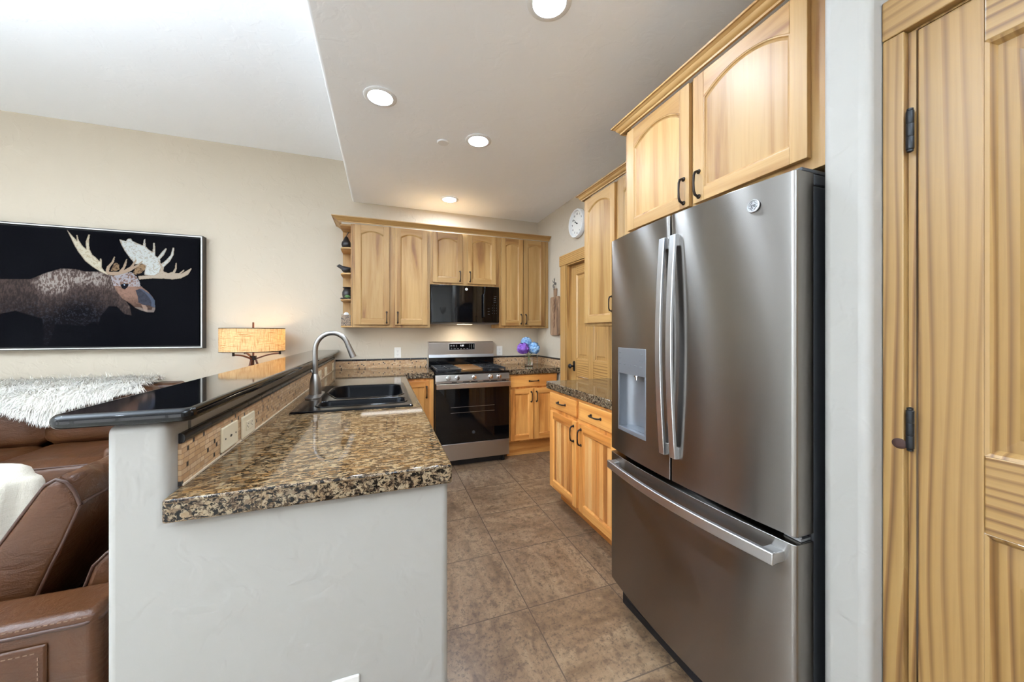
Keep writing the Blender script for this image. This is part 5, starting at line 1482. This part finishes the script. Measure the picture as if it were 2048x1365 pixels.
# vase of hydrangeas in the corner
VX, VY = 1.605, 3.86
vs_ = thing('glass_vase', 'small clear glass vase of water holding the hydrangeas', 'vase', (VX, VY, ZT+.001))
m = MB(); z0 = ZT+.001
m.lathe([(.001, 0), (.046, 0), (.049, .003), (.050, .05), (.052, .125), (.0495, .125), (.0475, .05), (.046, .010), (.001, .008)], (VX, VY, z0), 36); m.build('glass', 'glass_clear', vs_, smooth=50)
m = MB(); m.lathe([(.001, .0085), (.0455, .0105), (.0468, .05), (.048, .085), (.001, .085)], (VX, VY, z0), 32); m.build('water', 'water', vs_, smooth=50)
hy = []
def hydrangea(c, r, mat, label, seed):
    rnd = random.Random(seed)
    t__ = thing('hydrangea', label, 'flower', (VX, VY, z0+.012))
    m = MB(); n = 190
    for i in range(n):
        z = 1-1.82*(i+.5)/n; a = i*2.39996; rr = math.sqrt(max(0, 1-z*z))
        d = Vector((rr*math.cos(a), rr*math.sin(a), z)); p = Vector(c)+d*r*rnd.uniform(.82, 1.06)
        d = (d + Vector((rnd.uniform(-.3, .3), rnd.uniform(-.3, .3), rnd.uniform(-.3, .3)))).normalized()
        u = d.cross(Vector((0, .2, 1))).normalized(); v = d.cross(u); sp = rnd.uniform(0, PI)
        s = r*.24
        for k in range(4):
            b = sp+k*PI/2; e = u*math.cos(b)+v*math.sin(b); f_ = u*-math.sin(b)+v*math.cos(b)
            q = m.verts([p, p+e*s*.55+f_*s*.5+d*s*.12, p+e*s*1.1+d*s*.05, p+e*s*.55-f_*s*.5+d*s*.12]); m.face(q)
    m.build('bloom', mat, t__, smooth=180)
    m = MB(); m.sphere(c, r*.82, 14, 10); m.build('bloom_core', mat, t__, smooth=180)
    m = MB(); e = Vector(c); g = Vector((VX+rnd.uniform(-.015, .015), VY+rnd.uniform(-.012, .012), z0+.014))
    m.tube([e-Vector((0, 0, r*.6)), (e.x*.25+VX*.75, e.y*.25+VY*.75, z0+.13), (g.x*.5+VX*.5, g.y*.5+VY*.5, z0+.07), g], .0035, 8); m.build('stem', 'stem_green', t__, smooth=60)
hydrangea((1.525, 3.84, 1.150), .066, 'petal_purple', 'purple hydrangea bloom in the glass vase', 1)
hydrangea((1.672, 3.865, 1.150), .068, 'petal_blue', 'pale blue hydrangea bloom leaning toward the right wall', 2)
hydrangea((1.600, 3.93, 1.215), .064, 'petal_blue', 'pale blue hydrangea bloom standing highest in the vase', 3)

# ornaments on the display shelf
sx = -.346
tp = thing('ceramic_pear', 'black pear ornament on the topmost shelf of the end unit', 'ornament', (sx, 3.93, SHZ[3]+.017))
m = MB(); zb = SHZ[3]+.017
m.lathe([(.001, 0), (.024, .001), (.040, .014), (.046, .034), (.043, .054), (.031, .076), (.021, .096), (.017, .108), (.010, .116), (.001, .118)], (sx, 3.93, zb), 26); m.build('body', 'dark_ceramic', tp, smooth=60)
m = MB(); m.tube([(sx, 3.93, zb+.113), (sx+.004, 3.93, zb+.13), (sx+.014, 3.928, zb+.150), (sx+.020, 3.926, zb+.160)], [.004, .0035, .004, .0055], 8); m.build('stem', 'dark_ceramic', tp, smooth=60)
def bird(x, y, z, flip, mat, label, s=1.0):
    t__ = thing('bird_figurine', label, 'figurine', (x, y, z))
    m = MB(); loops = []
    # body along local x, beak towards -x
    for px, pz, ry, rz in ((-.070, .064, .001, .001), (-.062, .064, .005, .004), (-.052, .066, .014, .013), (-.040, .066, .019, .018), (-.026, .056, .021, .022), (-.010, .040, .029, .030), (.012, .034, .032, .0325), (.034, .038, .026, .026), (.050, .047, .015, .014), (.070, .054, .010, .006), (.088, .058, .006, .003)):
        loops.append([(px*s, ry*s*math.cos(2*PI*k/16), (pz+rz*math.sin(2*PI*k/16))*s) for k in range(16)])
    m.loft(loops); m.xf(T(x, y, z) @ RZ(flip)); m.build('body', mat, t__, smooth=70)
bird(sx-.018, 3.900, SHZ[2]+.0155, .12, 'bird_iron', 'dark grey bird figurine at the front of its shelf', 1.0)
bird(sx-.005, 4.02, SHZ[2]+.0155, .0, 'bird_iron_brown', 'brownish bird figurine standing behind the grey bird', 1.12)
tv = thing('black_urn', 'black urn with a flared rim on the shelf below the birds', 'urn', (sx+.004, 4.0, SHZ[1]+.017))
m = MB(); m.lathe([(.001, 0), (.030, 0), (.042, .02), (.050, .05), (.049, .078), (.038, .102), (.031, .112), (.040, .124), (.047, .128), (.043, .129), (.029, .116), (.001, .112)], (sx+.004, 4.0, SHZ[1]+.017), 28); m.build('body', 'dark_ceramic', tv, smooth=50)
tq = thing('succulent', 'little green succulent among dark pebbles in front of the urn', 'plant', (sx+.008, 3.905, SHZ[1]+.017))
m = MB(); rnd = random.Random(4)
for i in range(46):
    a = i*2.4; e = .25+.7*(i/46); r = .010+.022*e
    d = Vector((math.cos(a)*e, math.sin(a)*e, 1.15-e*.7)).normalized(); p = Vector((sx+.012, 3.905, SHZ[1]+.026)); q = p+d*.034
    u = d.cross(Vector((0, 0, 1))); u = u.normalized() if u.length > 1e-3 else Vector((1, 0, 0)); w = d.cross(u)
    L0 = [p+d*.004+u*.002*math.cos(2*PI*k/6)+w*.002*math.sin(2*PI*k/6) for k in range(6)]; L1 = [p+d*.024+u*.0065*math.cos(2*PI*k/6)+w*.0035*math.sin(2*PI*k/6) for k in range(6)]; L2 = [q+u*.001*math.cos(2*PI*k/6)+w*.001*math.sin(2*PI*k/6) for k in range(6)]
    m.loft([L0, L1, L2])
m.build('leaf', 'succulent', tq, smooth=60)
for i, (dx, dy, s) in enumerate(((-.045, -.012, .011), (-.030, -.022, .009), (.02, -.026, .008), (-.018, -.03, .010), (.03, .005, .009), (-.035, .012, .010))):
    m = MB(); m.sphere((sx+.008+dx, 3.905+dy, SHZ[1]+.0172+s*.62), s, 10, 7, (1.5, 1.0, .62)); m.build('pebble', 'stone_dark', tq, smooth=180)
tx = thing('tissue_box', 'dark damask tissue box on the lowest shelf of the end unit', 'tissue box', (sx-.002, 3.95, SHZ[0]+.017))
m = MB(); m.box(sx-.045, sx+.041, 3.895, 4.005, SHZ[0]+.0172, SHZ[0]+.125, 0); m.bm.faces.ensure_lookup_table()
for f in m.bm.faces:
    f.material_index = 1 if abs(f.calc_center_median().y-3.895) < 1e-4 else 0
m.build('box', ['dark_ceramic', 'damask'], tx, bevel=.002)
m = MB(); m.loft([[(sx-.002+.026*math.cos(2*PI*k/12)*s, 3.95+.02*math.sin(2*PI*k/12)*s+.004*math.sin(k*2), SHZ[0]+.1255+h+.004*math.sin(k*3)*(h > .01)) for k in range(12)] for h, s in ((0, 1), (.012, .95), (.022, .6), (.026, .15))]); m.build('tissue', 'tissue', tx, smooth=70)

# added uplights out of view, standing in for flash bounced off the ceilings
def uplight(x, y, label, watts):
    f = thing('added_uplight', label, 'lamp', (x, y, 0))
    m = MB(); m.lathe([(.14, .001), (.14, .018), (.02, .03), (.012, .05), (.012, 1.78), (.03, 1.80)], (x, y, 0), 28); m.build('pole', 'steel_handle', f, smooth=40)
    m = MB(); m.lathe([(.02, 1.80), (.09, 1.82), (.16, 1.88), (.185, 1.94), (.181, 1.94), (.155, 1.886), (.088, 1.828), (.001, 1.812)], (x, y, 0), 36, caps=(True, False)); m.build('lamp_shade', 'white_gloss', f, smooth=50)
    l = bpy.data.lights.new('uplight', 'SPOT'); l.energy = watts; l.spot_size = math.radians(150); l.spot_blend = .6; l.shadow_soft_size = .08; l.color = (.80, .95, 1.12)
    o = bpy.data.objects.new('uplight', l); o.location = (x, y, 1.93); o.rotation_euler = (PI, 0, 0); C.objects.link(o)
uplight(-2.35, .45, 'added out-of-view uplight with an upturned bowl, nearest the end of the near sofa', UPLIGHT_W)
uplight(-4.2, -.4, 'added out-of-view uplight with an upturned bowl by the added side window', UPLIGHT_W)
uplight(.60, -1.1, 'added out-of-view uplight with an upturned bowl in the dining corner', UPLIGHT_W*.3)

GROUPS = {'wall_outlet': 'outlets of the kitchen', 'wall_cabinet': 'wall cabinets', 'base_cabinet': 'base cabinets', 'backsplash': 'mosaic backsplashes',
    'granite_countertop': 'granite worktops', 'crown_moulding': 'crown mouldings', 'hydrangea': 'hydrangeas in the vase', 'bird_figurine': 'bird figurines on the shelf',
    'leather_sofa': 'brown leather sofas', 'added_uplight': 'added uplights', 'added_cabinet_light': 'added light bars under the wall cabinets'}
for o in list(C.objects):
    k = o.name.split('.')[0]
    if o.parent is None and k in GROUPS: o['group'] = GROUPS[k]
